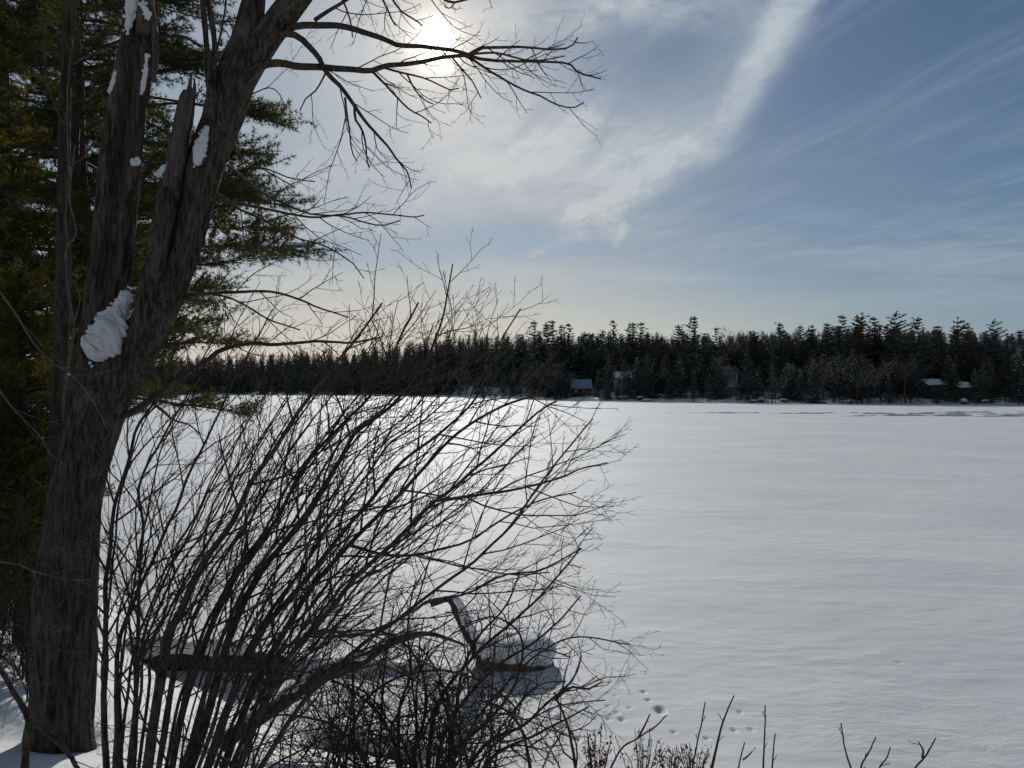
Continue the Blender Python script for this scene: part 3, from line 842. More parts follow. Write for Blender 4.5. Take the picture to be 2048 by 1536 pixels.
# ------------------------------------------------------------------ twig growth
def grow(mb, path, rad, r, lev, cfg, kid_from=.25):
    """lays one shoot and its side shoots into mb"""
    k = 7 if lev == 0 else 5 if lev == 1 else 4 if lev == 2 else 3
    mb.tube(path, rad, k, cap=lev == 0)
    if lev >= cfg['levels']: return
    seg = np.linalg.norm(np.diff(path, axis=0), axis=1); cum = np.concatenate([[0], np.cumsum(seg)]); L = cum[-1]
    nk = max(1, int(round(L / cfg['space'][lev] * r.uniform(.8, 1.2))))
    side = r.choice([-1, 1])
    for c in range(nk):
        t = kid_from + (1 - kid_from) * (c + r.uniform(.1, .9)) / nk
        s = t * L; i = min(np.searchsorted(cum, s, 'right') - 1, len(path) - 2)
        f = (s - cum[i]) / max(seg[i], 1e-6)
        b = path[i] * (1 - f) + path[i + 1] * f
        tn = unit(path[i + 1] - path[i]); side = -side
        # axis mostly along the line of sight so that shoots spread in view, with depth scatter
        ax = unit(np.array([r.normal(0, .55), 1.0, r.normal(0, .55)])); ax = unit(ax - tn * ax.dot(tn))
        ang_ = side * math.radians(r.uniform(*cfg['angle']))
        d0 = tn * math.cos(ang_) + np.cross(ax, tn) * math.sin(ang_) + ax * r.normal(0, .25)
        d0 = unit(d0 + np.array(cfg.get('bias', (0, 0, 0))))
        rb = np.interp(s, cum, rad)
        ln = cfg['len'][lev] * r.uniform(.45, 1.25) * (1.10 - .72 * t) 
        r0 = max(min(rb * .62, cfg['rad'][lev]), cfg['rmin'])
        n = max(3, int(ln / cfg['seg'][lev]))
        q = [b]; dd = d0
        trop = np.array(cfg['trop'])
        for j in range(n):
            dd = unit(dd + r.normal(0, cfg['jit'], 3) * np.array([1, .6, 1]) + (tn * .10 + trop) * (j / n))
            q.append(q[-1] + dd * ln / n)
        q = np.array(q)
        grow(mb, q, np.linspace(r0, max(r0 * .45, cfg['rmin'] * .8), len(q)), r, lev + 1, cfg, .2)

SHRUB = dict(levels=3, space=(.20, .115, .085), len=(.85, .30, .085), rad=(.0068, .0030, .0018), rmin=.0013, seg=(.09, .05, .03),
             angle=(14, 46), jit=.11, trop=(0.02, 0, .10))
def stem_path(pix, D, r, w0, w1, dd=(0, 0), n=None):
    """pixels -> a bent stem at its own depth; widths in photo pixels"""
    m = len(pix); t = np.linspace(0, 1, m)
    Ds = D + dd[0] * t + dd[1] * t * t
    pts = np.array([P(x, y, dq) for (x, y), dq in zip(pix, Ds)])
    L = np.linalg.norm(np.diff(pts, axis=0), axis=1).sum()
    n = n or max(8, int(L / .06))
    p = spline(pts, n)
    tt = np.linspace(0, 1, n)[:, None]
    j = np.stack([fbm(tt[:, 0] * 9 + r.uniform(0, 99), 0, q, 3, 3) for q in range(3)], 1) * min(.018, .006 * L) * np.sqrt(np.clip(tt * 4, 0, 1))
    return p + j, np.maximum(np.interp(np.linspace(0, 1, n), [0, .5, 1], [w0, w0 * .42 + w1 * .58, w1]) * .5 * D / F * math.cos(math.atan((pix[0][0] - CX) / F)), .0016)

# ---- the big multi-stemmed shrub
sr = np.random.default_rng(21)
STEMS = [
 ([(205,1650),(212,1536),(209,1384),(209,1244),(216,1140),(227,1017),(239,973),(260,911),(270,867),(294,826),(320,780),(350,700),(392,630)], 4.1, 21, 4),
 ([(262,1650),(268,1536),(275,1300),(282,1140),(288,1052),(280,973),(318,894),(342,843),(370,790),(400,720),(450,630)], 4.2, 15, 3),
 ([(225,1640),(232,1400),(241,1279),(258,1227),(290,1147),(324,1070),(352,1010),(400,900),(440,820),(480,740),(545,620)], 4.0, 17, 3),
 ([(280,1640),(300,1500),(331,1297),(366,1209),(391,1157),(422,1101),(464,1045),(502,963),(533,922),(574,857),(615,799),(660,740),(710,680),(765,610)], 3.9, 33, 4),
 ([(330,1650),(360,1450),(412,1279),(468,1157),(506,1098),(555,1035),(572,1000),(620,920),(680,850),(740,790),(790,700),(835,600)], 4.3, 21, 4),
 ([(330,1660),(400,1480),(455,1290),(516,1157),(558,1098),(607,1031),(628,1000),(668,935),(713,866),(744,842),(791,805),(840,740),(880,640),(905,530)], 4.1, 31, 3),
 ([(380,1660),(440,1450),(523,1265),(576,1202),(628,1140),(687,1059),(733,1003),(785,938),(832,897),(890,856),(928,822),(960,780),(1000,690),(1040,620)], 4.0, 23, 3),
 ([(400,1660),(500,1390),(600,1206),(652,1140),(701,1091),(750,1042),(785,1003),(839,945),(884,894),(925,859),(976,829),(1040,800),(1085,785)], 4.2, 25, 4),
 ([(430,1660),(520,1420),(600,1290),(652,1227),(705,1154),(767,1101),(816,1052),(868,1001),(908,972),(969,924),(1003,894),(1044,856),(1078,822),(1112,800)], 4.0, 23, 4),
 ([(440,1680),(520,1540),(600,1408),(705,1307),(795,1241),(862,1188),(931,1133),(984,1084),(1026,1042),(1054,1000),(1100,940),(1150,880),(1188,838)], 3.9, 17, 3),
 ([(872,1001),(940,993),(1000,984),(1060,972),(1120,955),(1170,935),(1214,925)], 3.95, 9, 3),
 ([(560,1300),(640,1262),(705,1270),(790,1240),(860,1200),(930,1190),(1010,1150),(1080,1140),(1165,1100)], 3.8, 9, 3),
 ([(500,1420),(600,1330),(700,1190),(790,1110),(860,1120),(960,1140),(1030,1150),(1100,1145)], 4.3, 9, 3),
 ([(700,1091),(780,1110),(860,1105),(940,1080),(1020,1030),(1080,1000),(1150,985)], 4.1, 9, 3),
]
root = thing('shrub', 'large leafless shrub of many slender stems leaning right over the frozen lake', 'shrub', P(330, 1650, 4.1) + np.array([0, 0, -.15]))
base0 = np.array(root.location)
def start_at_root(pts, spread=.35):
    # carry a stem that begins below the picture down into the snow
    p0 = pts[0]
    g = float(bank_z(p0[0], p0[1])) - .05
    if p0[2] > g + .02:
        tgt = np.array([p0[0] * .75 + base0[0] * .25, p0[1], g])
        ext = np.linspace(tgt, p0, 6)[:-1]
        return np.vstack([ext, pts]), 5
    return pts, 0
count = 0
for k, (pix, D, w0, w1) in enumerate(STEMS):
    D = D + sr.uniform(-.1, .1)
    p, rd = stem_path(pix, D, sr, w0 * .82, w1, (sr.uniform(-.4, .5), sr.uniform(-.2, .3)))
    if pix[0][1] > 1600:
        p, e = start_at_root(p); rd = np.concatenate([np.full(e, rd[0]), rd])
    mb = MB(); grow(mb, p, rd, sr, 0, SHRUB, .28 if pix[0][1] > 1600 else .1); part(root, 'stem', mb, M['twig'])
# finer stems between the traced ones
long_ = [s for s in STEMS if s[0][0][1] > 1600]
for k in range(26):
    a = sr.uniform(-.25, len(long_) - 1.001) if k < 6 else sr.uniform(2.4, len(long_) - 1.001); i = int(max(0, math.floor(a))); f = a - i
    A = np.array(long_[i][0], float); B = np.array(long_[min(i + 1, len(long_) - 1)][0], float)
    A, B = spline(A, 14), spline(B, 14)
    end = sr.uniform(.5, 1.0)
    q = A * (1 - f) + B * f
    q = spline(q, 40)[:max(8, int(40 * end))][::3]
    q = q + np.array([sr.uniform(-14, 14), 0]) + np.cumsum(sr.normal(0, 3.0, q.shape), 0)
    D = sr.uniform(3.7, 4.9)
    p, rd = stem_path([tuple(x) for x in q], D, sr, sr.uniform(5, 10), 2.5, (sr.uniform(-.4, .6), 0))
    p, e = start_at_root(p); rd = np.concatenate([np.full(e, rd[0]), rd])
    mb = MB(); grow(mb, p, rd, sr, 0, dict(SHRUB, space=(.22, .11, .09)), .3); part(root, 'stem', mb, M['twig'])

for k in range(6):
    a = sr.uniform(2.2, 5.8); i = int(math.floor(a)); f = a - i
    A, B = spline(np.array(long_[i][0], float), 14), spline(np.array(long_[min(i + 1, len(long_) - 1)][0], float), 14)
    q = A * (1 - f) + B * f
    q = q + np.array([sr.uniform(-16, 16), 0]) + np.cumsum(sr.normal(0, 3.0, q.shape), 0)
    e_ = q[-1]; q = q[:-1]
    p, rd = stem_path([tuple(x) for x in q], sr.uniform(3.8, 4.6), sr, sr.uniform(9, 14), 2.2, (sr.uniform(-.3, .5), 0))
    p, e = start_at_root(p); rd = np.concatenate([np.full(e, rd[0]), rd])
    mb = MB(); grow(mb, p, rd, sr, 0, dict(SHRUB, space=(.17, .10, .08)), .55); part(root, 'stem', mb, M['twig'])

# ---- tangled shrub lower middle
root2 = thing('shrub', 'low tangled leafless shrub with arching twigs in front of the snow capped boulder', 'shrub', P(850, 1640, 5.6) + np.array([0, 0, -.2]))
base0 = np.array(root2.location)
TANG = dict(SHRUB, space=(.12, .085, .07), len=(.60, .26, .08), angle=(25, 75), jit=.22, trop=(0.0, 0, .10))
T2 = [([(850,1660),(858,1500),(868,1430),(900,1370),(960,1300),(1030,1240),(1100,1170),(1160,1095)], 5.6, 13, 3),
      ([(870,1660),(880,1500),(930,1400),(1000,1330),(1060,1290),(1120,1240),(1160,1190)], 5.5, 12, 3),
      ([(900,1660),(905,1480),(915,1400),(930,1330),(960,1270),(1010,1210),(1040,1150)], 5.7, 12, 3),
      ([(880,1660),(960,1500),(1050,1450),(1100,1400),(1140,1365),(1165,1310)], 5.2, 12, 3),
      ([(1110,1400),(1140,1375),(1175,1378),(1205,1363)], 5.2, 7, 3),
      ([(890,1660),(980,1520),(1070,1470),(1120,1445),(1170,1415),(1178,1412)], 5.1, 11, 3),
      ([(1160,1640),(1150,1536),(1140,1470),(1128,1430),(1108,1385)], 5.0, 9, 4),
      ([(1070,1640),(1060,1536),(1045,1465),(1010,1420),(960,1400)], 5.1, 10, 4),
      ([(800,1660),(795,1536),(800,1420),(820,1340),(815,1260),(830,1160)], 5.6, 12, 3),
      ([(820,1660),(800,1520),(760,1430),(700,1380),(640,1350),(560,1340)], 5.5, 11, 3),
      ([(780,1660),(740,1540),(690,1470),(640,1440),(560,1430),(480,1440)], 5.3, 10, 3),
      ([(800,1660),(820,1540),(850,1420),(840,1330),(780,1270),(700,1262),(620,1270)], 5.8, 10, 3),
      ([(840,1660),(890,1520),(980,1440),(1040,1340),(1040,1270),(990,1235),(930,1250)], 5.6, 10, 3),
      ([(700,1660),(690,1536),(720,1420),(790,1360),(880,1340),(960,1360),(1040,1420)], 5.4, 9, 3)]
for pix, D, w0, w1 in T2:
    p, rd = stem_path(pix, D, sr, w0, w1, (sr.uniform(-.3, .3), 0))
    if pix[0][1] > 1600: p, e = start_at_root(p); rd = np.concatenate([np.full(e, rd[0]), rd])
    mb = MB(); grow(mb, p, rd, sr, 0, TANG, .12); part(root2, 'stem', mb, M['twig'])
for k in range(22):
    x0 = sr.uniform(650, 980); dxx = sr.normal(30, 170); h = sr.uniform(150, 330)
    pix = [(x0, 1660), (x0 + dxx * .15, 1540), (x0 + dxx * .4, 1536 - h * .45), (x0 + dxx * .75, 1536 - h * .8), (x0 + dxx * 1.1, 1536 - h * sr.uniform(.7, 1.05))]
    p, rd = stem_path(pix, sr.uniform(5.0, 6.2), sr, sr.uniform(5, 9), 2.5, (sr.uniform(-.3, .3), 0))
    p, e = start_at_root(p); rd = np.concatenate([np.full(e, rd[0]), rd])
    mb = MB(); grow(mb, p, rd, sr, 0, TANG, .15); part(root2, 'stem', mb, M['twig'])

for k in range(18):
    x0 = sr.uniform(360, 700); dxx = sr.normal(90, 150); h = sr.uniform(70, 190)
    pix = [(x0, 1660), (x0 + dxx * .1, 1580), (x0 + dxx * .4, 1545 - h * .5), (x0 + dxx * .75, 1545 - h * .95), (x0 + dxx * 1.15, 1545 - h * sr.uniform(.5, 1.0))]
    p, rd = stem_path(pix, sr.uniform(4.6, 5.6), sr, sr.uniform(4, 7), 2.2, (sr.uniform(-.3, .3), 0))
    p, e = start_at_root(p); rd = np.concatenate([np.full(e, rd[0]), rd])
    mb = MB(); grow(mb, p, rd, sr, 0, TANG, .12); part(root2, 'stem', mb, M['twig'])

# ---- brush at the left edge, behind and before the trunk
root3 = thing('shrub', 'thin brown leafless brush left of the maple trunk', 'shrub', P(20, 1500, 6.4))
base0 = np.array(root3.location)
for k in range(20):
    x0 = sr.uniform(-80, 70); dxx = sr.normal(0, 60); h = sr.uniform(250, 520)
    pix = [(x0, 1480), (x0 + dxx * .3, 1400), (x0 + dxx * .6, 1440 - h * .5), (x0 + dxx, 1440 - h)]
    p, rd = stem_path(pix, sr.uniform(6.2, 7.6), sr, sr.uniform(5, 10), 2.5, (0, 0))
    p, e = start_at_root(p); rd = np.concatenate([np.full(e, rd[0]), rd])
    mb = MB(); grow(mb, p, rd, sr, 0, dict(SHRUB, space=(.16, .11, .1)), .15); part(root3, 'stem', mb, M['twig'])
root4 = thing('sapling', 'forked bare sapling in the lower left corner before the maple', 'sapling', P(49, 1600, 3.0))
base0 = np.array(root4.location)
for pix, w0, w1 in (([(46,1620),(49,1536),(52,1488),(59,1440),(45,1412),(21,1377),(0,1338),(-25,1300)], 22, 9), ([(59,1442),(70,1447),(105,1475),(133,1502),(156,1540),(170,1600)], 12, 10), ([(90,1460),(60,1380),(70,1300),(110,1220),(150,1180)], 5, 3), ([(-20,1290),(60,1290),(120,1300),(180,1330),(230,1400)], 5, 2)):
    p, rd = stem_path(pix, 3.0, sr, w0, w1, (0, 0))
    mb = MB(); grow(mb, p, rd, sr, 0, dict(SHRUB, space=(.3, .15, .1), len=(.4, .2, .06)), .3); part(root4, 'stem', mb, M['twig'])
# pale thin twigs crossing in front of the trunk
root5 = thing('sapling', 'pale thin twigs of a sapling crossing in front of the maple trunk', 'sapling', P(-30, 1100, 3.6))
for pix, w0, w1 in (([(-30,740),(20,810),(42,832),(85,880),(100,910)], 5, 2.5), ([(-20,560),(40,640),(70,690),(110,730),(142,748),(190,810),(215,860)], 4.5, 2.5), ([(60,480),(100,560),(140,650),(150,700),(190,760)], 4, 2), ([(-30,1120),(40,1130),(90,1150),(150,1160),(200,1158)], 5, 3), ([(0,1220),(90,1290),(170,1300),(250,1290),(380,1296)], 4, 2), ([(60,1470),(110,1400),(150,1360)], 4, 2)):
    p, rd = stem_path(pix, 3.6, sr, w0, w1, (.2, 0))
    mb = MB(); grow(mb, p, rd, sr, 0, dict(SHRUB, space=(.2, .12, .1), len=(.28, .12, .05)), .2); part(root5, 'stem', mb, M['twig_pale'] if w0 > 4 else M['twig'])

# ---- single stalks along the bottom
STALK = dict(SHRUB, levels=2, space=(.26, .07), len=(.08, .02), rad=(.0019, .0012), seg=(.03, .015))
for pixs, w0, D, lab in (
  ([[(1416,1590),(1424,1536),(1440,1467),(1456,1416),(1469,1391)]], 8, 3.2, 'thick dark slanting stalk standing alone at the bottom of the picture'),
  ([[(1522,1600),(1526,1536),(1530,1453),(1530,1411)]], 5, 3.2, 'tall thin upright stalk right of the thick slanting stalk'),
  ([[(1542,1600),(1544,1536),(1550,1467)]], 5, 3.2, 'shorter upright stalk close beside the tall thin stalk'),
  ([[(1720,1600),(1702,1536),(1690,1499),(1682,1446)], [(1712,1600),(1722,1536),(1743,1494),(1752,1474)]], 6, 3.1, 'v shaped pair of bare twigs at the bottom right'),
  ([[(1745,1590),(1759,1536),(1773,1517),(1781,1493)]], 5, 3.1, 'short curved twig right of the v shaped pair'),
  ([[(1800,1590),(1831,1536),(1850,1513),(1872,1476)], [(1845,1516),(1846,1500),(1836,1483)]], 6, 3.1, 'forked twig nearest the lower right corner'),
  ([[(1472,1600),(1477,1536),(1489,1485)], [(1486,1520),(1500,1508),(1503,1503)]], 4, 3.2, 'small forked stalk between the thick stalk and the tall thin stalk'),
  ([[(1375,1600),(1387,1522),(1401,1457),(1411,1404)]], 4, 3.4, 'slender stalk left of the thick slanting stalk'),
  ([[(1200,1580),(1240,1502),(1276,1476),(1315,1450),(1333,1430)], [(1276,1476),(1290,1450),(1300,1428)]], 5, 3.5, 'long bent twig arching right above the russet leaved weeds')):
    root = thing('stalk', lab, 'stalk', P(pixs[0][0][0], pixs[0][0][1], D))
    base0 = np.array(root.location)
    for j, pix in enumerate(pixs):
        p, rd = stem_path(pix, D, sr, w0, 2.6, (0, 0), n=24)
        if j == 0 or pix[0][1] > 1580: p, e = start_at_root(p); rd = np.concatenate([np.full(e, rd[0]), rd])
        mb = MB(); grow(mb, p, rd, sr, 0, STALK, .45); part(root, 'stem', mb, M['twig'])
# ---- weeds with russet dead leaves
for cx_, w_, y0, y1, D, nl, lab in ((1190, 34, 1440, 1536, 4.6, 150, 'dead weed clump thick with russet leaves left of the other weeds'), (1285, 46, 1450, 1536, 4.6, 70, 'sparser dead weed clump with small curled leaves in the middle'), (1385, 30, 1480, 1536, 4.4, 60, 'small leafy dead weed beside the slender stalk'), (1338, 26, 1490, 1540, 4.3, 36, 'thin dead weed with few curled leaves between two leafier ones')):
    root = thing('dead_weed', lab, 'weed', P(cx_, 1640, D)); base0 = np.array(root.location)
    mb = MB(); lv = MB(); tips = []
    for k in range(16):
        x1 = cx_ + sr.uniform(-w_, w_) * 1.2; yt = sr.uniform(y0, y0 + (y1 - y0) * .7)
        pix = [(cx_ + sr.uniform(-w_, w_) * .5, 1600), (cx_ * .4 + x1 * .6, 1536), (x1, yt)]
        p, rd = stem_path(pix, D + sr.uniform(-.15, .15), sr, 2.2, 1.3, (0, 0), n=14)
        p, e = start_at_root(p); rd = np.concatenate([np.full(e, rd[0]), rd])
        grow(mb, p, rd, sr, 0, dict(STALK, space=(.07, .05), len=(.07, .03)), .3); tips.append(p[e + 5:])
    part(root, 'stem', mb, M['twig'])
    tp = np.vstack(tips); c = tp[sr.integers(0, len(tp), nl)] + sr.normal(0, .012, (nl, 3))
    lv.blades(c, sr.normal(0, 1, (nl, 3)) + np.array([0, 0, -.5]), sr.uniform(.018, .038, nl), sr.uniform(.010, .02, nl), sr)
    part(root, 'foliage', lv, M['brown_leaf'], False)

# ------------------------------------------------------------------ the many-stemmed maple
mp = thing('maple_tree', 'large many stemmed bare maple with snow lodged in its crotch', 'tree', P(120, 1480, 5.5))
def trunk_tube(rows, D0, k=48, seed=1, amp=.07, notch=None, step=.035, freq=2.2):
    rows = np.array(rows, float)                 # px, py, width px, depth offset
    pts = np.array([P(a, b, D0 + e) for a, b, w, e in rows]); rad = rows[:, 2] * .5 * (D0 + rows[:, 3]) / F * np.cos(np.arctan((rows[:, 0] - CX) / F)) * .96
    n = int(np.linalg.norm(np.diff(pts, axis=0), axis=1).sum() / step)
    q = spline(np.hstack([pts, rad[:, None]]), n)
    def fn(rr, th, pp, t):
        c, s = np.cos(th), np.sin(th)
        z = pp[..., 2]
        n1 = fbm(c * 1.2, s * 1.2, z * .9, seed, 3)
        wv = .35 * noise3(c * 2, s * 2, z * 3, seed + 3)
        rid = np.abs(noise3(c * freq * 3.2 + wv, s * freq * 3.2 + wv, z * 2.6, seed + 5))
        rid2 = np.abs(noise3(c * freq * 6 + wv, s * freq * 6, z * 4.5, seed + 9))
        r2 = rr * (1 + amp * n1) + .028 * (.26 - rid) * np.clip(rr / .12, .3, 1) + .013 * (.26 - rid2)
        if notch is not None:
            a0, wdt, dep, t0, t1 = notch
            dth = (th - (math.radians(-90) + a0 + .12 * noise3(z * 1.5, 0, 0, seed + 21)) + math.pi) % (2 * math.pi) - math.pi
            r2 = r2 * (1 - dep * np.exp(-(dth / wdt) ** 4) * sstep(t0, t0 + .12, t) * sstep(t1, t1 - .08, t))
        return r2
    mb = MB(); mb.tube(q[:, :3], q[:, 3], k, ref=(0, 1, 0), radfun=fn)
    return mb
part(mp, 'trunk', trunk_tube([(114,1560,180,0),(118,1470,148,0),(121,1430,140,0),(127,1320,140,0),(129,1209,140,0),(140,1100,126,0),(150,1000,118,0),(176,900,112,0),(206,800,116,0),(258,715,100,0),(298,650,88,0),(335,580,80,0),(361,525,66,.02),(388,430,70,.04),(412,328,76,.06),(438,260,80,.08),(461,191,84,.1),(485,120,78,.12),(498,60,60,.12),(508,0,46,.12),(520,-80,42,.12),(530,-200,36,.12)], 5.5, 56, 1, .06), M['bark'])
part(mp, 'limb', trunk_tube([(150,930,50,.03),(160,860,66,.04),(174,760,70,.05),(193,655,66,.05),(208,590,82,.05),(223,525,88,.05),(235,400,90,.05),(241,328,90,.05),(258,191,80,.05),(273,100,74,.05),(277,40,60,.06),(280,-20,58,.06),(284,-150,54,.06)], 5.5, 64, 2, .06, notch=(.36, .40, .62, .26, .93)), M['bark'])
part(mp, 'limb', trunk_tube([(470,200,44,.1),(488,160,52,.08),(520,100,56,.06),(556,45,57,.04),(590,0,55,.0),(650,-80,50,-.1),(720,-190,42,-.2)], 5.5, 40, 3, .05), M['bark'])
part(mp, 'limb', trunk_tube([(262,720,36,-.1),(284,640,42,-.12),(300,560,44,-.12),(311,525,45,-.11),(328,430,46,-.10),(338,380,46,-.09)], 5.5, 32, 5, .06), M['bark'])
# broken stub with a splintered top
st = trunk_tube([(318,470,40,-.06),(334,390,46,-.06),(350,330,44,-.05),(361,270,42,-.05),(371,215,38,-.05),(376,192,32,-.05),(378,183,24,-.05)], 5.5, 26, 6, .12)
for a, b, w in (((374,196),(383,147),13),((387,196),(389,154),11),((380,194),(381,168),14),((366,204),(369,180),12)):
    st.tube(np.array([P(*a, 5.44), P((a[0]+b[0])/2+1, (a[1]+b[1])/2, 5.44), P(*b, 5.44)]), np.array([w, w * .7, 1.2]) * .5 * 5.5 / F, 6)
part(mp, 'broken_stub', st, M['stub_wood'])
# torn slab beside the hollow limb, short knobs
part(mp, 'slab', trunk_tube([(290,-30,18,0),(297,10,20,0),(307,60,19,0),(311,120,13,0),(307,165,6,0)], 5.5, 16, 7, .08), M['stub_wood'])
part(mp, 'knob', trunk_tube([(258,400,26,-.10),(264,362,30,-.12),(271,335,26,-.13),(274,326,14,-.13)], 5.5, 18, 8, .1), M['bark'])
part(mp, 'knob', trunk_tube([(285,70,26,-.03),(289,40,34,-.04),(290,15,32,-.03),(290,-20,24,0)], 5.5, 18, 9, .1), M['stub_wood'])
# twin upright limbs
for rows in ([(418,240,30,.0),(424,191,24,-.01),(417,150,13,0),(413,103,12,0),(405,0,11,.02),(398,-90,10,.04)], [(423,190,18,.0),(427,140,13,.02),(430,100,12,.03),(425,51,11,.04),(414,-10,10,.05),(404,-90,8,.05)]):
    part(mp, 'limb', trunk_tube(rows, 5.46, 18, int(rows[0][2]), .05), M['bark'])
# lodged snow
lr = np.random.default_rng(91)
for rows, rads, lab in (([(188,722,5.40),(205,690,5.39),(222,655,5.39),(240,615,5.42),(256,582,5.46)], [.075, .125, .115, .075, .03], None),
                        ([(392,332,5.43),(399,300,5.43),(409,270,5.45),(416,252,5.47)], [.035, .055, .045, .02], None), ([(322,348,5.40),(330,332,5.39)], [.03, .035], None),
                        ([(256,58,5.43),(259,30,5.43),(264,0,5.43),(270,-30,5.44)], [.035, .045, .055, .05], None), ([(284,6,5.38),(292,22,5.38),(296,36,5.39)], [.03, .035, .02], None),
                        ([(222,188,5.47),(229,166,5.47),(237,140,5.48)], [.022, .035, .03], None), ([(268,326,5.34),(275,322,5.34)], [.025, .03], None),
                        ([(294,110,5.43),(289,150,5.43),(284,185,5.44)], [.012, .020, .014], None)):
    mb = MB(); pp_ = spline([P(*r) for r in rows], 40); rads = [q_ * (.78 if len(rads) != 5 else .92) for q_ in rads]; rr_ = np.interp(np.linspace(0, 1, 40), np.linspace(0, 1, len(rads)), rads)
    snow_tube(mb, [P(*r) for r in rows], rads, 64, int(rows[0][0]), .40, True)
    for q in range(int(14 + 700 * max(rads))):          # crumbs along the ragged edge
        i_ = lr.integers(0, 40); R0 = rr_[i_]; a_ = lr.uniform(0, 6.28); f_ = lr.uniform(.75, 1.25)
        sz = lr.uniform(.004, .013)
        c_ = pp_[i_] + np.array([math.cos(a_) * R0 * f_, R0 * .5 - .012, math.sin(a_) * R0 * f_])
        v_, f4_ = rock_mesh(None, sz * lr.uniform(.8, 1.5), sz * .7, sz, lr.uniform(0, 99), 8, 6)
        mb.add(v_ + c_, f4=f4_)
    part(mp, 'snow', mb, M['snow_bits'])['kind'] = 'stuff'

MAPLE = dict(levels=3, space=(.23, .12, .085), len=(.62, .26, .07), rad=(.0046, .0024, .0017), rmin=.0013, seg=(.06, .035, .02), angle=(25, 60), jit=.11, trop=(.04, 0, .20), bias=(.05, 0, -.25))
mr = np.random.default_rng(33)
BR = [
 ([(575,60),(600,51),(672,52),(737,67),(771,77),(798,87),(839,92),(890,97),(928,106),(955,115),(976,121),(1044,124),(1133,125),(1160,147),(1201,161)], 15, 3, .45),
 ([(490,150),(530,130),(570,128),(600,133),(644,132),(699,138),(743,140),(771,132),(822,128),(867,118),(908,111),(942,108),(962,97),(1010,97),(1044,94),(1113,97),(1143,89),(1155,73)], 18, 3, .3),
 ([(920,108),(940,116),(959,128),(993,150),(1037,176),(1078,191),(1116,210),(1147,215),(1167,205)], 6, 2.5, .05),
 ([(942,108),(985,106),(1020,112),(1060,121),(1100,118),(1130,112)], 5, 2.5, .1),
 ([(560,70),(578,68),(600,76),(632,109),(656,148),(682,174),(709,212),(726,236),(754,270),(778,297),(795,321),(815,345),(822,376)], 15, 2.5, .2),
 ([(709,212),(711,239),(725,262),(731,290),(733,315),(738,335)], 6, 2.5, .1),
 ([(690,195),(693,225),(699,262),(703,300),(713,322)], 5, 2.5, .1),
 ([(743,141),(765,163),(785,185),(819,219),(840,230),(862,246)], 6, 2.5, .1),
 ([(767,135),(810,147),(845,155),(870,165),(905,182),(918,176)], 5, 2.5, .1),
 ([(815,150),(830,180),(850,200),(866,208)], 4, 2.5, .1),
 ([(905,116),(925,140),(943,160),(955,182),(962,196)], 4, 2.5, .1),
 ([(650,148),(640,168),(628,185),(612,196),(600,222)], 4, 2.5, .1),
 ([(630,40),(660,20),(700,-5),(740,-40)], 9, 5, .3),
 ([(640,-60),(680,-10),(700,40),(705,75)], 6, 3, .1),
 ([(700,-70),(770,-20),(800,20),(830,40),(845,52)], 7, 3, .1),
 ([(780,-60),(860,-20),(900,5),(935,-2),(985,-10)], 8, 3, .3),
 ([(730,-60),(760,-10),(780,30),(790,50)], 5, 3, .1),
 ([(500,190),(540,175),(560,190),(570,215)], 3, 2, .1),
 ([(455,-20),(445,50),(434,96),(428,140)], 4, 5, .3),
 ([(400,92),(370,75),(330,74),(310,76)], 7, 5, .5),
 # lower limbs over the lake
 ([(400,400),(430,398),(478,407),(547,422),(615,434),(682,428),(737,425),(790,431),(822,434),(850,429)], 8, 2.5, .2),
 ([(455,330),(500,365),(540,394),(581,413),(629,430),(690,434),(760,450),(800,440)], 6, 2.5, .2),
 ([(400,372),(440,392),(478,417),(533,444),(595,475),(649,492),(700,522),(728,555)], 7, 2.5, .2),
 ([(500,330),(540,340),(580,356),(630,363)], 4, 2.5, .15),
 ([(470,300),(500,330),(530,340),(590,375)], 4, 2.5, .15),
 ([(340,600),(369,593),(427,587),(506,582),(560,587),(625,610),(697,636)], 10, 3, .2),
 ([(345,605),(400,590),(450,592),(490,610),(540,640),(600,660)], 6, 3, .2),
 ([(225,840),(268,822),(300,800),(360,757),(417,720),(444,698),(506,684),(547,689),(632,682),(700,686),(760,676)], 18, 4, .3),
 ([(300,800),(330,826),(350,842),(380,850),(400,870)], 7, 3, .2),
]
for pix, w0, w1, kf in BR:
    p, rd = stem_path(pix, 5.5, mr, w0, w1, (mr.uniform(-.5, .5), 0))
    cfg = MAPLE if pix[0][1] < 300 else dict(MAPLE, bias=(.05, 0, 0.0), trop=(.03, 0, .1))
    mb = MB(); grow(mb, p, rd, mr, 0, cfg, kf); part(mp, 'branch', mb, M['twig'])

# slim second tree with a vine
sl = thing('slim_tree', 'slim dark trunk with a pale climbing vine left of the maple', 'tree', P(106, 1300, 7.2))
part(sl, 'trunk', trunk_tube([(104,1330,46,0),(106,1200,42,0),(110,1050,40,0),(114,900,38,0),(120,750,36,0),(125,600,34,0),(128,500,31,0),(128,300,28,0),(134,100,24,0),(142,0,22,0),(150,-150,18,0)], 7.2, 28, 12, .08, freq=1.6), M['bark_dark'])
for pix, w in (([(140,1000),(132,900),(128,800),(140,720),(146,650),(136,560),(133,500),(150,470),(149,440),(140,400),(146,330),(152,290)], 6), ([(146,650),(160,600),(150,570)], 4), ([(132,560),(134,480),(131,420),(136,330),(135,200),(140,100)], 4)):
    p, rd = stem_path(pix, 6.95, mr, w, w * .6, (0, 0))
    mb = MB(); mb.tube(p, rd, 5); part(sl, 'vine', mb, M['twig_pale'])
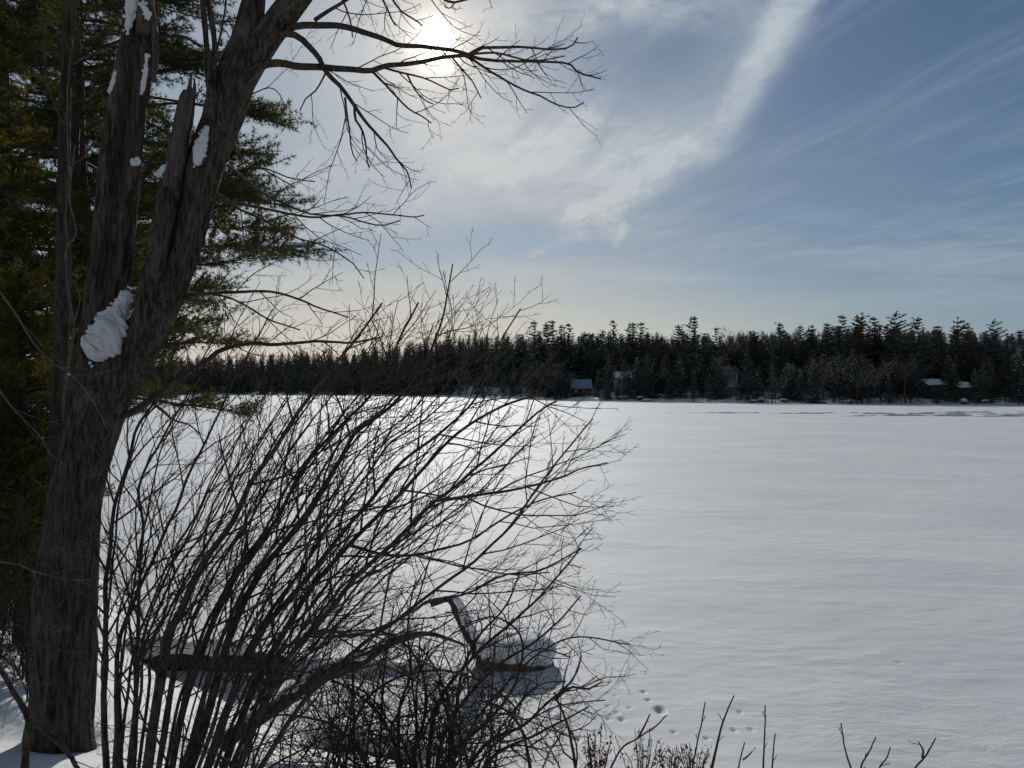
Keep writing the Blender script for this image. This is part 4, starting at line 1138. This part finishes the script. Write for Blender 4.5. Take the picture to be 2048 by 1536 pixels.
for pix, w in (([(128,250),(105,200),(92,150),(90,60),(100,30)], 5), ([(126,560),(95,600),(60,560),(30,510),(0,500)], 6), ([(130,430),(90,400),(40,400),(0,425)], 5), ([(140,330),(170,310),(200,250),(160,200)], 5), ([(120,650),(105,610),(112,590)], 5), ([(138,130),(180,110),(240,85)], 8), ([(130,220),(60,215),(10,240)], 6)):
    p, rd = stem_path(pix, 7.15, mr, w, 2.5, (mr.uniform(-.5, .5), 0))
    mb = MB(); grow(mb, p, rd, mr, 0, dict(MAPLE, space=(.3, .2, .1), bias=(0, 0, 0)), .3); part(sl, 'branch', mb, M['twig'])

# ------------------------------------------------------------------ near evergreens
def near_pine(name, label, px, D, H, zbase, r, zmin=.25, Rmax=3.0, dens=1.0, mat='needle', nlen=.095, boughs=(), lean=0.0):
    X = (px - CX) / F * D
    root = thing(name, label, 'tree', (X, D, zbase))
    zz = np.linspace(0, H, 24)
    tp = np.stack([X + lean * zz + .12 * np.sin(zz * .35), D + .1 * np.cos(zz * .4), zbase - .3 + zz], 1)
    r0 = .0125 * H
    t = MB(); t.tube(tp, np.interp(zz, [0, H], [r0, .02]), 14, radfun=limb_noise(.07, 1.5, 1.2, int(px) % 50 + 3)); part(root, 'trunk', t, M['bark_dark'])
    bmb, cr = MB(), MB()
    z = zmin * H
    TC, TD = [], []
    def bough(z, d0, ln, drop=.035, t0=.30, kk=1.0):
        n = 8
        i = min(int(z / H * 23), 22); p0 = tp[i] + (tp[i + 1] - tp[i]) * (z / H * 23 - i)
        q = [p0]; dd = d0
        for j in range(n):
            dd = unit(dd + r.normal(0, .06, 3) + np.array([0, 0, -drop + .06 * (j / n)]))
            q.append(q[-1] + dd * ln / n)
        q = np.array(q)
        bmb.tube(q, np.linspace(.010 + .008 * ln, .004, n + 1), 5, cap=False)
        nk = int(ln / .17 * dens * kk) + 3
        for c in range(nk):
            t_ = r.uniform(t0, 1.0); jj = min(int(t_ * n), n - 1); p1 = q[jj] + (q[jj + 1] - q[jj]) * (t_ * n - jj)
            tn = unit(q[jj + 1] - q[jj])
            sd = np.cross(tn, (0, 0, 1.0)) * r.choice([-1, 1])
            d1 = unit(tn * r.uniform(.4, 1.1) + sd * r.uniform(.2, 1.0) + np.array([0, 0, r.uniform(-.15, .4)]))
            l1 = ln * r.uniform(.10, .26) * (1.2 - .5 * t_) + .08
            e = np.array([p1, p1 + d1 * l1 * .5 + r.normal(0, .02, 3), p1 + d1 * l1 + np.array([0, 0, .06 * l1])])
            bmb.tube(e, [.005, .004, .0025], 3, cap=False)
            m = max(2, int(l1 / .075))
            for tt in np.linspace(.35, 1, m):
                TC.append(p1 + (e[2] - p1) * tt); TD.append(d1)
                if r.random() < .55:
                    w = unit(d1 * .6 + r.normal(0, .6, 3)); TC.append(p1 + (e[2] - p1) * tt + w * .09); TD.append(w)
    for ex, ey, eD in boughs:
        e_ = P(ex, ey, eD); h_ = e_ - tp[0]
        ln = math.hypot(h_[0], h_[1]); zb = h_[2] + .12 * ln
        dv = e_ - (tp[0] + np.array([0, 0, zb]))
        bough(zb, unit(dv + np.array([0, 0, .10 * ln])), np.linalg.norm(dv), .035, .60, .85)
    while z < H - .3:
        s = (z - zmin * H) / (H * (1 - zmin))
        Rm = Rmax * (1 - s) ** .7 * min(1, .65 + 1.2 * s) + .15
        nb = r.integers(4, 7); ph = r.uniform(0, 6.28)
        for b in range(nb):
            a = ph + b * 6.283 / nb + r.normal(0, .2)
            bough(z, unit(np.array([math.cos(a), math.sin(a), r.uniform(-.05, .3)])), Rm * r.uniform(.55, 1.15))
        z += r.uniform(.34, .55)
    TC, TD = np.array(TC), np.array(TD)
    k = 11
    c = np.repeat(TC, k, 0); dd = np.repeat(TD, k, 0) * .75 + r.normal(0, .6, (len(c), 3))
    cr.tris(c, dd, r.uniform(.7, 1.15, len(c)) * nlen, .0098 * D / 10, r)
    part(root, 'branch', bmb, M['bark_dark']); part(root, 'crown', cr, M[mat], False)
    return root
nr = np.random.default_rng(77)
near_pine('pine_tree', 'near pine behind the maple, its boughs reaching out over the lake', 150, 11.0, 15.5, float(bank_z(-6.2, 11.0)), nr, .22, 3.1, 2.1, boughs=((540,262,10.6),(528,372,10.2),(505,420,10.8),(588,545,10.4),(555,500,10.9),(480,470,10),(535,240,11.2),(430,620,11),(505,330,11.3),(400,60,10.7),(380,130,10.5),(330,95,10.2)))
near_pine('pine_tree', 'tall dark pine at the upper left corner behind the slim tree', 10, 13.8, 17, float(bank_z(-8.5, 13.8)), nr, .12, 3.2, 2.2)
near_pine('pine_tree', 'dark pine farther back filling the gap between slim tree and maple', 165, 16.0, 18, .6, nr, .20, 3.2, 1.7)
near_pine('pine_tree', 'low dense pine at the left edge behind the cedars', -40, 11.5, 4.6, float(bank_z(-7.5, 11.5)), nr, .05, 1.7, 2.4)

def cedar(label, px, D, H, zbase, R, r):
    X = (px - CX) / F * D
    root = thing('cedar_tree', label, 'tree', (X, D, zbase))
    t = MB(); zz = np.linspace(-.3, H, 12); t.tube(np.stack([X + .05 * np.sin(zz), D + 0 * zz, zbase + zz], 1), np.linspace(.09, .02, 12), 10, radfun=limb_noise(.1, 1.5, 2, 5)); part(root, 'trunk', t, M['bark_dark'])
    cr, bm = MB(), MB()
    C, Dn = [], []
    for k in range(330):
        s = r.uniform(0, 1) ** .9; a = r.uniform(0, 6.28)
        z0 = zbase + H * (.12 + .85 * s); ln = R * (1 - s) ** .6 * r.uniform(.55, 1.1) + .1
        d0 = np.array([math.cos(a), math.sin(a), r.uniform(.0, .45)])
        p0 = np.array([X, D, z0]); tt = np.linspace(0, 1, 6)[:, None]
        q = p0 + tt * d0 * ln + np.array([0, 0, 1]) * (-.25 * ln * tt ** 2 * (1 - s))
        bm.tube(q, np.linspace(.012, .004, 6), 4, cap=False)
        m = int(ln / .045)
        for f in r.uniform(.25, 1, m):
            b = p0 + f * d0 * ln + np.array([0, 0, -.25 * ln * f * f * (1 - s)])
            dd = unit(d0 * .7 + r.normal(0, .6, 3) + np.array([0, 0, .15]))
            C.append(b); Dn.append(dd)
    C, Dn = np.array(C), np.array(Dn)
    k = 9
    nrm = unit(r.normal(0, 1, (len(C), 3)) * .6 + np.array([0, 0, 1.0]))
    sd = unit(np.cross(Dn, nrm))
    f = r.uniform(0, 1, (len(C), k)); sg_ = r.choice([-1, 1], (len(C), k))
    c = C[:, None] + Dn[:, None] * (f * .13)[..., None]
    dd = Dn[:, None] * .8 + sd[:, None] * (sg_ * (1 - f * .7))[..., None] + r.normal(0, .15, (len(C), k, 3))
    cr.blades(c.reshape(-1, 3), dd.reshape(-1, 3), r.uniform(.04, .085, len(C) * k), .016, r, nrm=np.repeat(nrm, k, 0))
    part(root, 'branch', bm, M['bark_dark']); part(root, 'crown', cr, M['cedar'], False)
cedar('yellow green cedar lit from behind at the left edge', -5, 9.0, 6.9, float(bank_z(-6, 9)) - .1, 1.25, nr)
cedar('lower cedar bush with drooping yellow green sprays at the left edge', 40, 8.2, 4.2, float(bank_z(-5.2, 8.2)) - .1, .75, nr)

# brown undergrowth left
for cx_, cy_, D, w_, lab in ((20, 960, 9.5, 1.1, 'brown leaf clinging bush behind the brush at the left edge'), (70, 1010, 10.5, .9, 'brown bush just left of the maple trunk base')):
    root = thing('bush', lab, 'bush', P(cx_, 1200, D)); base0 = np.array(root.location)
    mb, lv = MB(), MB(); tips = []
    for k in range(26):
        pix = [(cx_ + nr.uniform(-40, 40), 1240), (cx_ + nr.uniform(-60, 60), 1080), (cx_ + nr.uniform(-90, 70), nr.uniform(880, 1040))]
        p, rd = stem_path(pix, D + nr.uniform(-.5, .5), nr, 5, 2, (0, 0), n=16); p, e = start_at_root(p); rd = np.concatenate([np.full(e, rd[0]), rd])
        grow(mb, p, rd, nr, 0, dict(SHRUB, levels=2, space=(.16, .1), rmin=.0025), .3); tips.append(p[e + 3:])
    part(root, 'stem', mb, M['twig'])
    tp = np.vstack(tips); c = tp[nr.integers(0, len(tp), 700)] + nr.normal(0, .14, (700, 3))
    lv.blades(c, nr.normal(0, 1, (700, 3)) + np.array([0, 0, -.4]), nr.uniform(.04, .08, 700), .03, nr); part(root, 'foliage', lv, M['brown_brush'], False)

for key, r in protos.items():
    if key not in used:
        for ch in list(r.children): bpy.data.objects.remove(ch)
        bpy.data.objects.remove(r)
